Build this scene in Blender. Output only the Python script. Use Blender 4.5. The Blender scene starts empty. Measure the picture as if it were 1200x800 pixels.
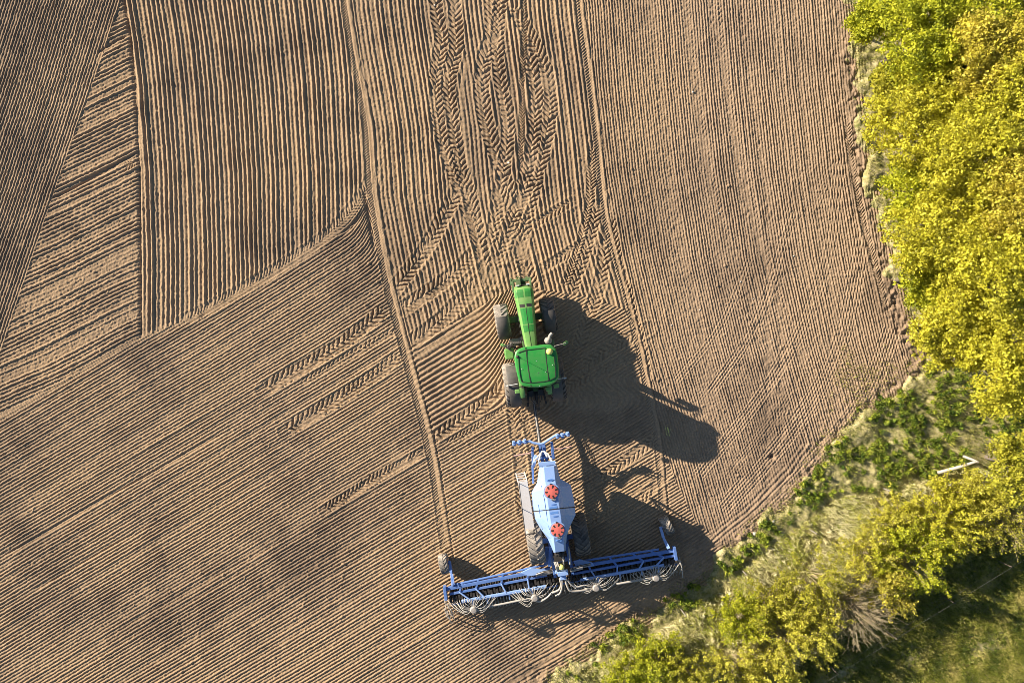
import bpy, bmesh, math, random
import numpy as np
from mathutils import Vector, Matrix

S = 24.0          # photo pixels per metre on the ground
H = 36.0          # drone height
scene = bpy.context.scene
COL = scene.collection
rnd = random.Random(7)

def W(px, py, h=0.0):
    k = (H - h) / H / S
    return ((px - 600.0) * k, (400.0 - py) * k, h)

# ------------------------------------------------------------------ helpers
def tag(o, label=None, cat=None, group=None, kind=None):
    if label: o['label'] = label
    if cat: o['category'] = cat
    if group: o['group'] = group
    if kind: o['kind'] = kind
    return o

def empty(name, loc, rz=0.0):
    o = bpy.data.objects.new(name, None)
    COL.objects.link(o)
    o.empty_display_size = 0.2
    o.location = loc
    o.rotation_euler = (0, 0, rz)
    return o

class MB:
    def __init__(self):
        self.v = []; self.f = []
    def add(self, vs, fs):
        b = len(self.v)
        self.v += [tuple(p) for p in vs]
        self.f += [tuple(i + b for i in f) for f in fs]
        return self
    def box(self, c, s, rz=0.0, M=None):
        x, y, z = s[0] / 2, s[1] / 2, s[2] / 2
        pts = [Vector((a * x, b * y, d * z)) for d in (-1, 1) for b in (-1, 1) for a in (-1, 1)]
        R = M if M is not None else Matrix.Rotation(rz, 3, 'Z')
        pts = [R @ p + Vector(c) for p in pts]
        return self.add(pts, [(0, 2, 3, 1), (4, 5, 7, 6), (0, 1, 5, 4), (2, 6, 7, 3), (0, 4, 6, 2), (1, 3, 7, 5)])
    def bar(self, a, b, w, h):
        a = Vector(a); b = Vector(b); d = (b - a); L = d.length; d.normalize()
        up = Vector((0, 0, 1)) if abs(d.z) < 0.95 else Vector((1, 0, 0))
        r = d.cross(up).normalized(); u = r.cross(d).normalized()
        R = Matrix((r, d, u)).transposed()
        return self.box((a + b) / 2, (w, L, h), M=R)
    def tube(self, pts, r, n=8, caps=True):
        pts = [Vector(p) for p in pts]
        rs = r if isinstance(r, (list, tuple)) else [r] * len(pts)
        vs = []; fs = []
        t0 = (pts[1] - pts[0]).normalized()
        up = Vector((0, 0, 1)) if abs(t0.z) < 0.9 else Vector((1, 0, 0))
        nrm = t0.cross(up).normalized()
        for i, p in enumerate(pts):
            t = (pts[min(i + 1, len(pts) - 1)] - pts[max(i - 1, 0)])
            if t.length < 1e-9: t = t0
            t.normalize()
            nrm = (nrm - t * nrm.dot(t))
            if nrm.length < 1e-6: nrm = t.orthogonal()
            nrm.normalize(); bn = t.cross(nrm)
            for k in range(n):
                a = 2 * math.pi * k / n
                vs.append(p + (nrm * math.cos(a) + bn * math.sin(a)) * rs[i])
        for i in range(len(pts) - 1):
            for k in range(n):
                k2 = (k + 1) % n
                fs.append((i * n + k, i * n + k2, (i + 1) * n + k2, (i + 1) * n + k))
        if caps:
            fs.append(tuple(range(n - 1, -1, -1)))
            fs.append(tuple(range((len(pts) - 1) * n, len(pts) * n)))
        return self.add(vs, fs)
    def lathe(self, prof, c=(0, 0, 0), axis='Z', n=32, closed=False):
        # prof: list of (r, t) along the axis
        vs = []; fs = []
        for r, t in prof:
            for k in range(n):
                a = 2 * math.pi * k / n
                ca, sa = math.cos(a) * r, math.sin(a) * r
                p = {'Z': (ca, sa, t), 'X': (t, ca, sa), 'Y': (ca, t, sa)}[axis]
                vs.append((p[0] + c[0], p[1] + c[1], p[2] + c[2]))
        m = len(prof)
        for i in range(m if closed else m - 1):
            j = (i + 1) % m
            for k in range(n):
                k2 = (k + 1) % n
                fs.append((i * n + k, i * n + k2, j * n + k2, j * n + k))
        if not closed:
            if prof[0][0] > 1e-6: fs.append(tuple(range(n - 1, -1, -1)))
            if prof[-1][0] > 1e-6: fs.append(tuple(range((m - 1) * n, m * n)))
        return self.add(vs, fs)
    def prism(self, poly, z0, z1, inset=0.0):
        n = len(poly)
        cx = sum(p[0] for p in poly) / n; cy = sum(p[1] for p in poly) / n
        top = [(cx + (p[0] - cx) * (1 - inset), cy + (p[1] - cy) * (1 - inset)) for p in poly]
        vs = [(p[0], p[1], z0) for p in poly] + [(p[0], p[1], z1) for p in top]
        fs = [tuple(range(n - 1, -1, -1)), tuple(range(n, 2 * n))]
        for i in range(n):
            j = (i + 1) % n
            fs.append((i, j, n + j, n + i))
        return self.add(vs, fs)
    def loft(self, rings, closed=True, caps=True):
        n = len(rings[0]); vs = [p for r in rings for p in r]; fs = []
        for i in range(len(rings) - 1):
            for k in range(n if closed else n - 1):
                k2 = (k + 1) % n
                fs.append((i * n + k, i * n + k2, (i + 1) * n + k2, (i + 1) * n + k))
        if caps:
            fs.append(tuple(range(n - 1, -1, -1)))
            fs.append(tuple(range((len(rings) - 1) * n, len(rings) * n)))
        return self.add(vs, fs)
    def build(self, name, mat, parent=None, bevel=0.0, smooth=None, loc=None):
        me = bpy.data.meshes.new(name)
        me.from_pydata([tuple(p) for p in self.v], [], self.f)
        bm = bmesh.new(); bm.from_mesh(me)
        bmesh.ops.recalc_face_normals(bm, faces=bm.faces)
        bm.to_mesh(me); bm.free()
        me.materials.append(mat)
        if smooth is not None:
            me.polygons.foreach_set('use_smooth', [True] * len(me.polygons))
            me.set_sharp_from_angle(angle=math.radians(smooth))
        o = bpy.data.objects.new(name, me)
        COL.objects.link(o)
        if loc is not None: o.location = loc
        if parent is not None: o.parent = parent
        if bevel > 0:
            b = o.modifiers.new('bevel', 'BEVEL'); b.width = bevel; b.segments = 2
            b.limit_method = 'ANGLE'; b.angle_limit = math.radians(40)
        return o

def npmesh(name, verts, faces, mat, attrs=None, parent=None, smooth=False):
    """verts (N,3) float, faces (M,k) int"""
    me = bpy.data.meshes.new(name)
    n, (m, k) = len(verts), faces.shape
    me.vertices.add(n); me.vertices.foreach_set('co', np.ascontiguousarray(verts, dtype=np.float32).ravel())
    me.loops.add(m * k); me.loops.foreach_set('vertex_index', np.ascontiguousarray(faces, dtype=np.int32).ravel())
    me.polygons.add(m); me.polygons.foreach_set('loop_start', np.arange(0, m * k, k, dtype=np.int32))
    if smooth: me.polygons.foreach_set('use_smooth', np.ones(m, dtype=bool))
    me.update(calc_edges=True)
    for an, av in (attrs or {}).items():
        a = me.attributes.new(an, 'FLOAT', 'POINT'); a.data.foreach_set('value', np.ascontiguousarray(av, dtype=np.float32))
    me.materials.append(mat)
    o = bpy.data.objects.new(name, me); COL.objects.link(o)
    if parent is not None: o.parent = parent
    return o

# ---------------------------------------------------------------- materials
def newmat(name):
    m = bpy.data.materials.new(name); m.use_nodes = True
    nt = m.node_tree; nt.nodes.clear()
    out = nt.nodes.new('ShaderNodeOutputMaterial')
    return m, nt, out

def paint(name, col, rough=0.4, metal=0.0, dust=0.25, dustcol=(0.30, 0.23, 0.16), scale=3.0, coat=0.0, bump=0.0):
    m, nt, out = newmat(name)
    N, L = nt.nodes, nt.links
    b = N.new('ShaderNodeBsdfPrincipled'); L.new(b.outputs[0], out.inputs[0])
    tc = N.new('ShaderNodeTexCoord')
    n1 = N.new('ShaderNodeTexNoise'); n1.inputs['Scale'].default_value = scale; n1.inputs['Detail'].default_value = 8
    n1.inputs['Roughness'].default_value = 0.65
    L.new(tc.outputs['Object'], n1.inputs['Vector'])
    rp = N.new('ShaderNodeMapRange'); rp.inputs[1].default_value = 0.38; rp.inputs[2].default_value = 0.72
    rp.inputs[3].default_value = dust * 0.25; rp.inputs[4].default_value = dust
    L.new(n1.outputs['Fac'], rp.inputs[0])
    mx = N.new('ShaderNodeMix'); mx.data_type = 'RGBA'
    mx.inputs['A'].default_value = (*col, 1); mx.inputs['B'].default_value = (*dustcol, 1)
    L.new(rp.outputs[0], mx.inputs['Factor'])
    L.new(mx.outputs['Result'], b.inputs['Base Color'])
    b.inputs['Metallic'].default_value = metal
    rr = N.new('ShaderNodeMapRange'); rr.inputs[3].default_value = rough; rr.inputs[4].default_value = min(1, rough + 0.3)
    L.new(n1.outputs['Fac'], rr.inputs[0]); L.new(rr.outputs[0], b.inputs['Roughness'])
    b.inputs['Coat Weight'].default_value = coat
    if bump:
        n2 = N.new('ShaderNodeTexNoise'); n2.inputs['Scale'].default_value = 40; n2.inputs['Detail'].default_value = 4
        L.new(tc.outputs['Object'], n2.inputs['Vector'])
        bp = N.new('ShaderNodeBump'); bp.inputs['Strength'].default_value = bump; bp.inputs['Distance'].default_value = 0.01
        L.new(n2.outputs['Fac'], bp.inputs['Height']); L.new(bp.outputs[0], b.inputs['Normal'])
    return m

def leafmat(name, c1, c2, c3, trans=0.35, rough=0.6):
    """leaf material: per leaf random tint in attribute 'tint' blends three colours"""
    m, nt, out = newmat(name); N, L = nt.nodes, nt.links
    at = N.new('ShaderNodeAttribute'); at.attribute_name = 'tint'
    cr = N.new('ShaderNodeValToRGB')
    cr.color_ramp.elements[0].position = 0.0; cr.color_ramp.elements[0].color = (*c1, 1)
    cr.color_ramp.elements[1].position = 1.0; cr.color_ramp.elements[1].color = (*c3, 1)
    e = cr.color_ramp.elements.new(0.5); e.color = (*c2, 1)
    L.new(at.outputs['Fac'], cr.inputs[0])
    d = N.new('ShaderNodeBsdfPrincipled'); d.inputs['Roughness'].default_value = rough
    d.inputs['Specular IOR Level'].default_value = 0.25
    L.new(cr.outputs[0], d.inputs['Base Color'])
    if trans > 0:
        t = N.new('ShaderNodeBsdfTranslucent'); L.new(cr.outputs[0], t.inputs['Color'])
        mx = N.new('ShaderNodeMixShader'); mx.inputs[0].default_value = trans
        L.new(d.outputs[0], mx.inputs[1]); L.new(t.outputs[0], mx.inputs[2]); L.new(mx.outputs[0], out.inputs[0])
    else:
        L.new(d.outputs[0], out.inputs[0])
    return m

def soilmat():
    m, nt, out = newmat('soil'); N, L = nt.nodes, nt.links
    b = N.new('ShaderNodeBsdfPrincipled'); b.inputs['Roughness'].default_value = 1.0
    b.inputs['Specular IOR Level'].default_value = 0.1
    L.new(b.outputs[0], out.inputs[0])
    tc = N.new('ShaderNodeTexCoord')
    a = N.new('ShaderNodeAttribute'); a.attribute_name = 'pink'
    d = N.new('ShaderNodeAttribute'); d.attribute_name = 'moist_sun'
    n1 = N.new('ShaderNodeTexNoise'); n1.inputs['Scale'].default_value = 9; n1.inputs['Detail'].default_value = 10; n1.inputs['Roughness'].default_value = 0.7
    L.new(tc.outputs['Object'], n1.inputs['Vector'])
    mx = N.new('ShaderNodeMix'); mx.data_type = 'RGBA'
    mx.inputs['A'].default_value = (*SOIL_A, 1); mx.inputs['B'].default_value = (*SOIL_B, 1)
    L.new(a.outputs['Fac'], mx.inputs['Factor'])
    m2 = N.new('ShaderNodeMix'); m2.data_type = 'RGBA'
    m2.inputs['B'].default_value = (0.13, 0.09, 0.065, 1)
    L.new(mx.outputs['Result'], m2.inputs['A'])
    L.new(d.outputs['Fac'], m2.inputs['Factor'])
    mr = N.new('ShaderNodeMapRange'); mr.inputs[1].default_value = 0.3; mr.inputs[2].default_value = 0.7
    mr.inputs[3].default_value = 0.72; mr.inputs[4].default_value = 1.22
    L.new(n1.outputs['Fac'], mr.inputs[0])
    vm = N.new('ShaderNodeVectorMath'); vm.operation = 'SCALE'
    L.new(m2.outputs['Result'], vm.inputs[0]); L.new(mr.outputs[0], vm.inputs['Scale'])
    L.new(vm.outputs[0], b.inputs['Base Color'])
    n2 = N.new('ShaderNodeTexNoise'); n2.inputs['Scale'].default_value = 34; n2.inputs['Detail'].default_value = 8; n2.inputs['Roughness'].default_value = 0.75
    L.new(tc.outputs['Object'], n2.inputs['Vector'])
    bp = N.new('ShaderNodeBump'); bp.inputs['Strength'].default_value = 0.9; bp.inputs['Distance'].default_value = 0.035
    L.new(n2.outputs['Fac'], bp.inputs['Height']); L.new(bp.outputs[0], b.inputs['Normal'])
    return m

def meadowmat():
    m, nt, out = newmat('meadow_soil'); N, L = nt.nodes, nt.links
    b = N.new('ShaderNodeBsdfPrincipled'); b.inputs['Roughness'].default_value = 1.0
    b.inputs['Specular IOR Level'].default_value = 0.1
    L.new(b.outputs[0], out.inputs[0])
    tc = N.new('ShaderNodeTexCoord')
    n1 = N.new('ShaderNodeTexNoise'); n1.inputs['Scale'].default_value = 3.2; n1.inputs['Detail'].default_value = 10; n1.inputs['Roughness'].default_value = 0.75
    L.new(tc.outputs['Object'], n1.inputs['Vector'])
    cr = N.new('ShaderNodeValToRGB')
    cr.color_ramp.elements[0].position = 0.35; cr.color_ramp.elements[0].color = (0.13, 0.14, 0.04, 1)
    cr.color_ramp.elements[1].position = 0.68; cr.color_ramp.elements[1].color = (0.56, 0.47, 0.28, 1)
    e = cr.color_ramp.elements.new(0.5); e.color = (0.36, 0.31, 0.14, 1)
    L.new(n1.outputs['Fac'], cr.inputs[0]); L.new(cr.outputs[0], b.inputs['Base Color'])
    n2 = N.new('ShaderNodeTexNoise'); n2.inputs['Scale'].default_value = 18; n2.inputs['Detail'].default_value = 6
    L.new(tc.outputs['Object'], n2.inputs['Vector'])
    bp = N.new('ShaderNodeBump'); bp.inputs['Strength'].default_value = 0.8; bp.inputs['Distance'].default_value = 0.05
    L.new(n2.outputs['Fac'], bp.inputs['Height']); L.new(bp.outputs[0], b.inputs['Normal'])
    return m

def glassmat():
    m, nt, out = newmat('tinted_glass'); N, L = nt.nodes, nt.links
    t = N.new('ShaderNodeBsdfTransparent'); t.inputs[0].default_value = (0.62, 0.80, 0.62, 1)
    g = N.new('ShaderNodeBsdfGlossy'); g.inputs['Roughness'].default_value = 0.03
    f = N.new('ShaderNodeFresnel'); f.inputs[0].default_value = 1.45
    mx = N.new('ShaderNodeMixShader'); L.new(f.outputs[0], mx.inputs[0])
    L.new(t.outputs[0], mx.inputs[1]); L.new(g.outputs[0], mx.inputs[2]); L.new(mx.outputs[0], out.inputs[0])
    return m

SOIL_A = (0.385, 0.264, 0.158)
SOIL_B = (0.375, 0.262, 0.172)
M = {}
M['soil'] = soilmat()
M['meadow'] = meadowmat()
M['green'] = paint('green_paint', (0.008, 0.27, 0.035), 0.26, dust=0.2, coat=0.2)
M['hood_green'] = paint('dusty_green_paint', (0.10, 0.32, 0.06), 0.4, dust=0.45, dustcol=(0.34, 0.36, 0.16), coat=0.1)
M['panel_green'] = paint('deep_green_paint', (0.02, 0.22, 0.03), 0.4, dust=0.12)
M['dark_green'] = paint('chassis_green', (0.03, 0.15, 0.03), 0.5, dust=0.5)
M['tyre'] = paint('tyre_rubber', (0.035, 0.032, 0.030), 0.75, dust=0.85, dustcol=(0.30, 0.24, 0.19), bump=0.3)  # darker tyre for right-hand wheels, their shade put into the colour
M['tyre_dusty_sunlit'] = paint('sunlit_dusty_tyre_rubber', (0.07, 0.062, 0.055), 0.8, dust=0.95, dustcol=(0.50, 0.43, 0.36), bump=0.3)  # dust plus painted sunlight for left-hand tyres; end wheels share it
M['plastic'] = paint('black_plastic', (0.045, 0.042, 0.040), 0.5, dust=0.38, dustcol=(0.24, 0.20, 0.17))
M['black'] = paint('black_metal', (0.012, 0.012, 0.013), 0.5, dust=0.3, dustcol=(0.16, 0.12, 0.09))
M['yellow'] = paint('yellow_paint', (0.75, 0.55, 0.02), 0.4, dust=0.15)
M['dome'] = paint('pale_yellow_plastic', (0.80, 0.74, 0.20), 0.4, dust=0.1)
M['steel'] = paint('bare_steel', (0.42, 0.40, 0.38), 0.4, metal=0.6, dust=0.4)
M['grey'] = paint('grey_paint', (0.34, 0.31, 0.29), 0.5, dust=0.4)
M['blue'] = paint('blue_paint', (0.075, 0.175, 0.47), 0.28, dust=0.3, dustcol=(0.3, 0.33, 0.42), coat=0.3)
M['tank_blue'] = paint('tank_blue_paint', (0.25, 0.39, 0.71), 0.35, dust=0.22, dustcol=(0.35, 0.42, 0.55), coat=0.25)
M['mark_blue'] = paint('mark_blue', (0.06, 0.14, 0.36), 0.5, dust=0.05)
M['red'] = paint('red_plastic', (0.68, 0.10, 0.075), 0.5, dust=0.4, dustcol=(0.6, 0.3, 0.25))
M['pink'] = paint('faded_red_rod', (0.55, 0.32, 0.28), 0.6, dust=0.3)
M['white'] = paint('white_hose_plastic', (0.44, 0.41, 0.37), 0.5, dust=0.7, dustcol=(0.36, 0.30, 0.24))
M['whitepaint'] = paint('white_paint', (0.78, 0.76, 0.74), 0.5, dust=0.3, dustcol=(0.5, 0.45, 0.38))
M['walk'] = paint('walkway_sheet', (0.66, 0.62, 0.60), 0.5, metal=0.2, dust=0.35, dustcol=(0.42, 0.36, 0.32))
M['glass'] = glassmat()
M['bark'] = paint('bark', (0.13, 0.10, 0.075), 0.9, dust=0.5, dustcol=(0.22, 0.19, 0.15), scale=12)
M['twig'] = paint('pale_twig', (0.36, 0.28, 0.16), 0.85, dust=0.4, dustcol=(0.42, 0.36, 0.25), scale=9)
M['oldwood'] = paint('weathered_wood', (0.20, 0.17, 0.14), 0.85, dust=0.6, dustcol=(0.36, 0.32, 0.26), scale=10)
M['birch'] = paint('pale_stripped_wood', (0.46, 0.41, 0.35), 0.85, dust=0.8, dustcol=(0.36, 0.30, 0.23), scale=8)
M['stone'] = paint('pale_stone', (0.55, 0.52, 0.48), 0.9, dust=0.5, scale=14)
M['tape'] = paint('grey_wire', (0.16, 0.165, 0.165), 0.5, metal=0.4, dust=0.2)
# ------------------------------------------------------------------ ground
def interp(xs, pts, axis=1):
    """piecewise-linear u(v) (axis=1) or v(u) (axis=0)"""
    a = np.array(pts, dtype=np.float32)
    if axis == 1: o = np.argsort(a[:, 1]); return np.interp(xs, a[o, 1], a[o, 0]).astype(np.float32)
    o = np.argsort(a[:, 0]); return np.interp(xs, a[o, 0], a[o, 1]).astype(np.float32)

def spline(pts, n=10):
    P = [np.array(p, float) for p in pts]
    P = [2 * P[0] - P[1]] + P + [2 * P[-1] - P[-2]]
    out = []
    for i in range(1, len(P) - 2):
        for k in range(n):
            t = k / n
            out.append(0.5 * ((2 * P[i]) + (-P[i - 1] + P[i + 1]) * t + (2 * P[i - 1] - 5 * P[i] + 4 * P[i + 1] - P[i + 2]) * t * t
                              + (-P[i - 1] + 3 * P[i] - 3 * P[i + 1] + P[i + 2]) * t ** 3))
    out.append(P[-2]); return np.array(out, dtype=np.float32)

DX, DY = 0.018, 0.026
fx = np.concatenate([np.arange(-25.7, 20.4, DX), np.arange(20.42, 26.3, 0.05)]); fy = np.arange(-17.4, 17.4, DY)
def grow(a, sgn, lim):
    out = []; s = 0.03; p = a
    while abs(p) < lim:
        s *= 1.22; p += sgn * s; out.append(p)
    return out
gx = np.concatenate([grow(fx[0], -1, 900)[::-1], fx, grow(fx[-1], 1, 900)]).astype(np.float32)
gy = np.concatenate([grow(fy[0], -1, 900)[::-1], fy, grow(fy[-1], 1, 900)]).astype(np.float32)
NX, NY = len(gx), len(gy)
X, Y = np.meshgrid(gx, gy)           # shape NY,NX
U = (600 + S * X).astype(np.float32); V = (400 - S * Y).astype(np.float32)

def gnoise(sx, sy, seed, shape=None):
    """gaussian filtered noise, sigma in metres, unit std"""
    sh = shape or (NY, NX)
    r = np.random.default_rng(seed).standard_normal(sh).astype(np.float32)
    fxq = np.fft.rfftfreq(sh[1]).astype(np.float32); fyq = np.fft.fftfreq(sh[0]).astype(np.float32)
    k = np.exp(-2 * (math.pi ** 2) * ((sx / DX * fxq[None, :]) ** 2 + (sy / DY * fyq[:, None]) ** 2))
    g = np.fft.irfft2(np.fft.rfft2(r) * k, s=sh).astype(np.float32)
    g -= g.mean(); g /= g.std() + 1e-9
    return g

def smooth(a, b, x):
    t = np.clip((x - a) / (b - a), 0, 1); return t * t * (3 - 2 * t)

EDGE = [(700, -20000), (930, -1500), (978, -120), (990, 0), (1003, 60), (1010, 130), (1018, 200), (1030, 260), (1045, 320), (1062, 370), (1080, 410), (1085, 438),
        (1040, 468), (1010, 484), (985, 505), (965, 540), (945, 568), (920, 592), (890, 622), (860, 647), (830, 672), (790, 702), (760, 727),
        (720, 748), (690, 768), (640, 800), (585, 838), (480, 910), (-1500, 2300), (-20000, 15000)]
def edge_sd():
    best = np.full(U.shape, 1e9, np.float32); inside = np.zeros(U.shape, bool)
    poly = EDGE + [(-21000, 15000), (-21000, -20000)]
    for i in range(len(poly)):
        ax, ay = poly[i]; bx, by = poly[(i + 1) % len(poly)]
        if i < len(EDGE) - 1:
            dx, dy = bx - ax, by - ay
            t = np.clip(((U - ax) * dx + (V - ay) * dy) / (dx * dx + dy * dy), 0, 1)
            d = (U - ax - t * dx) ** 2 + (V - ay - t * dy) ** 2
            np.minimum(best, d, out=best)
        if ay != by:
            c = ((ay > V) != (by > V)) & (U < (bx - ax) * (V - ay) / (by - ay) + ax)
            inside ^= c
    d = np.sqrt(best)
    return np.where(inside, -d, d)
SD = edge_sd()                        # <0 in the field
n_vlo = gnoise(4.0, 4.0, 8); n_lo = gnoise(1.2, 1.2, 1); n_mid = gnoise(0.35, 0.35, 2); n_sm = gnoise(0.11, 0.11, 3); n_xs = gnoise(0.05, 0.05, 4)
n_hi = gnoise(0.03, 0.03, 5)
SDn = SD + n_mid * 5 + n_sm * 2.5

TRACK1 = [(385, -600), (400, -40), (406, 10), (414, 60), (422, 100), (431, 150), (437, 230), (455, 330), (480, 430), (505, 530), (523, 645), (530, 700)]
LINE2 = [(640, -600), (676, -40), (681, 20), (690, 80), (700, 160), (711, 260), (740, 370), (758, 450), (771, 520), (778, 600)]
VT2 = [(-20000, 11500), (-600, 850), (0, 490), (100, 432), (165, 396), (220, 373), (260, 353), (290, 335), (330, 311), (370, 285), (400, 260), (420, 236), (437, 205)]
T1v = interp(V, TRACK1); L2v = interp(V, LINE2); T2u = interp(U, VT2, 0)
uA = interp(V, [(7000, -20000), (350, -600), (143, 0), (108, 100), (60, 235), (0, 415), (-200, 1000), (-7000, 20000)])
uB = interp(V, [(90, -600), (145, 0), (152, 40), (158, 100), (163, 200), (165, 400)])
VD = [(450, 425), (480, 406), (540, 372), (600, 336), (680, 345), (760, 372)]
vD = interp(U, VD, 0)
uL6 = np.where(V < 510, L2v, interp(V, [(773, 510), (790, 560), (815, 610), (850, 640), (900, 660), (1200, 760)]))

wob = n_vlo * 1.0 + n_lo * 0.25 + n_mid * 0.08 + n_sm * 0.07 + n_xs * 0.13
def rows(F, sp, amp, seed, rj=0.35, sharp=1.0):
    ph = (F + wob) / sp
    idx = np.floor(ph).astype(np.int64)
    r = np.random.default_rng(seed).random(4096).astype(np.float32)
    ra = r[idx % 4096]; rb = r[(idx * 7 + 13) % 4096]
    fr = ph - idx
    prof = 0.5 - 0.5 * np.cos(2 * math.pi * fr)
    prof = prof ** (1.0 + 0.8 * (rb - 0.3) * rj * 2)
    loc = np.clip(1 + 0.05 * n_mid + 0.06 * n_sm, 0.5, 1.5)
    return (prof * (1 - rj + 2 * rj * ra) - 0.5) * loc * 2 * amp

Z = np.zeros(U.shape, np.float32)
g3 = interp(V, [(-40, -600), (0, 0), (7, 50), (12, 100), (18, 200), (20, 300), (20, 420)])
g6 = interp(V, [(-60, -600), (0, 0), (8, 100), (20, 200), (36, 300), (58, 400), (87, 500), (117, 600), (150, 700), (200, 830), (1200, 3000)])
reg3 = (U > uB) & (U < T1v) & (V < T2u)
reg1 = (U < uA) & (V < T2u)
reg2 = (U >= uA) & (U <= uB) & (V < T2u)
reg5 = (U >= T1v) & (U <= L2v) & (V < vD)
reg6 = (U > uL6) & (V < 1500)
reg4 = ~(reg1 | reg2 | reg3 | reg5 | reg6)
def put(reg, h): Z[reg] = h[reg]
put(reg1, rows(U + V * 0.335, 3.7, 0.0180, 11, 0.28))
h2 = rows(V + 0.50 * U + 1.0 * n_lo, 4.7, 0.018, 12, 0.75) + 0.020 * np.sin((V + 0.5 * U) / 27.0) ** 8
put(reg2, h2)
h3 = rows(U - g3, 5.5, 0.031, 13, 0.52); put(reg3, h3)
d1 = np.clip(46 - (T1v - U), 0, 46) * smooth(360, 250, V) * (U < T1v)
d2 = np.clip(U - 560, 0, 45) * smooth(490, 440, V) * (U > T1v)
F4 = V + 0.60 * U + 0.0145 * d1 ** 2 + 0.022 * d2 ** 2
spv = 4.25
h4 = rows(F4, spv, 0.0215, 14, 0.30)
h4b = rows(F4, 6.7, 0.030, 15, 0.22)
r4b = (U > T1v) & (V < 520 - 0.5 * (U - 500)) & (U < 640)
h4 = np.where(r4b, h4b, h4); put(reg4, h4)
t5 = (U - T1v) / np.maximum(L2v - T1v, 60); put(reg5, rows(t5 * 276, 5.3, 0.025, 16, 0.5))
h6 = rows(U - g6, 3.35, 0.0175, 17, 0.36); put(reg6, h6)

# faint earlier wheel marks showing through the drilled rows
def streak(path, w, k, seed):
    c = interp(V, path); m = np.exp(-((U - c) / w) ** 2)
    return m * k
for path, w, k in (([(795, -40), (815, 100), (830, 200), (862, 300), (900, 420)], 7, 0.5), ([(825, -40), (842, 60), (858, 160), (880, 260), (915, 360)], 6, 0.7),
                   ([(862, -40), (880, 120), (900, 240)], 4, 0.6), ([(760, 0), (775, 120), (790, 260), (830, 420)], 8, 0.35), ([(930, 0), (945, 160), (975, 330)], 5, 0.3)):
    m = streak(path, w, k, 0) * reg6
    Z += m * (-Z * 0.7 + 0.008 * n_xs - 0.022)
# diagonal cross marks in the right field (old turning arcs)
for (x0, y0, x1, y1, w) in ((980, 190, 820, 470, 9), (1010, 300, 850, 560, 10)):
    dx, dy = x1 - x0, y1 - y0; L = math.hypot(dx, dy)
    s = ((U - x0) * dx + (V - y0) * dy) / L; t = ((U - x0) * dy - (V - y0) * dx) / L - 14 * np.sin(np.clip(s / L, 0, 1) * math.pi)
    m = np.exp(-(t / w) ** 2) * smooth(-15, 25, s) * smooth(L + 15, L - 25, s) * reg6
    Z += m * np.clip(.5 + .5 * n_lo, 0, 1) * (-0.35 * Z + 0.008 * np.sin(2 * math.pi * t / 3.1) + 0.004 * n_sm)

# zone border ridges
def ridge(cond_dist, w, a): return a * np.exp(-(cond_dist / w) ** 2)
top = (V < T2u)
Z += ridge(U - uB, 2.2, -0.055) * top * (U < 300)
Z += ridge(U - uB - 4.5, 2.0, 0.03) * top
Z += ridge(U - uA + 1.5, 1.8, 0.02) * top
# deep single furrow lines in the triangle and long lower-left ones
for (x0, y0, x1, y1, a, w) in ((62, 232, 160, 180, -0.08, 2.2), (115, 62, 150, 42, -0.08, 2.0), (100, 132, 158, 105, -0.03, 1.5), (75, 200, 160, 160, -0.03, 1.5),
                               (0, 618, 320, 442, 0.02, 1.6), (0, 652, 260, 508, -0.045, 1.8), (40, 690, 300, 548, -0.03, 1.6),
                               (150, 730, 330, 632, -0.02, 1.5), (400, 800, 640, 668, 0.02, 2.0)):
    dx, dy = x1 - x0, y1 - y0; L = math.hypot(dx, dy)
    s = ((U - x0) * dx + (V - y0) * dy) / L; t = ((U - x0) * dy - (V - y0) * dx) / L + n_lo * 0.7
    Z += a * np.exp(-(t / w) ** 2) * smooth(-4, 8, s) * smooth(L + 4, L - 8, s)

# general roughness
infield = SD < 0
act = np.ones(U.shape, np.float32)
rough = 0.0014 * n_sm + 0.0024 * n_xs + 0.0034 * n_hi + 0.002 * n_mid
Z += rough * np.where(reg6, 1.25, 1.0) * np.where(reg2, 1.7, 1.0) * np.where(reg5, 1.25, 1.0)
cl = gnoise(0.055, 0.055, 21); Z += 0.022 * np.clip(cl - 1.9, 0, 2) * (0.7 + 0.6 * smooth(-0.5, 1.5, n_lo))

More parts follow.
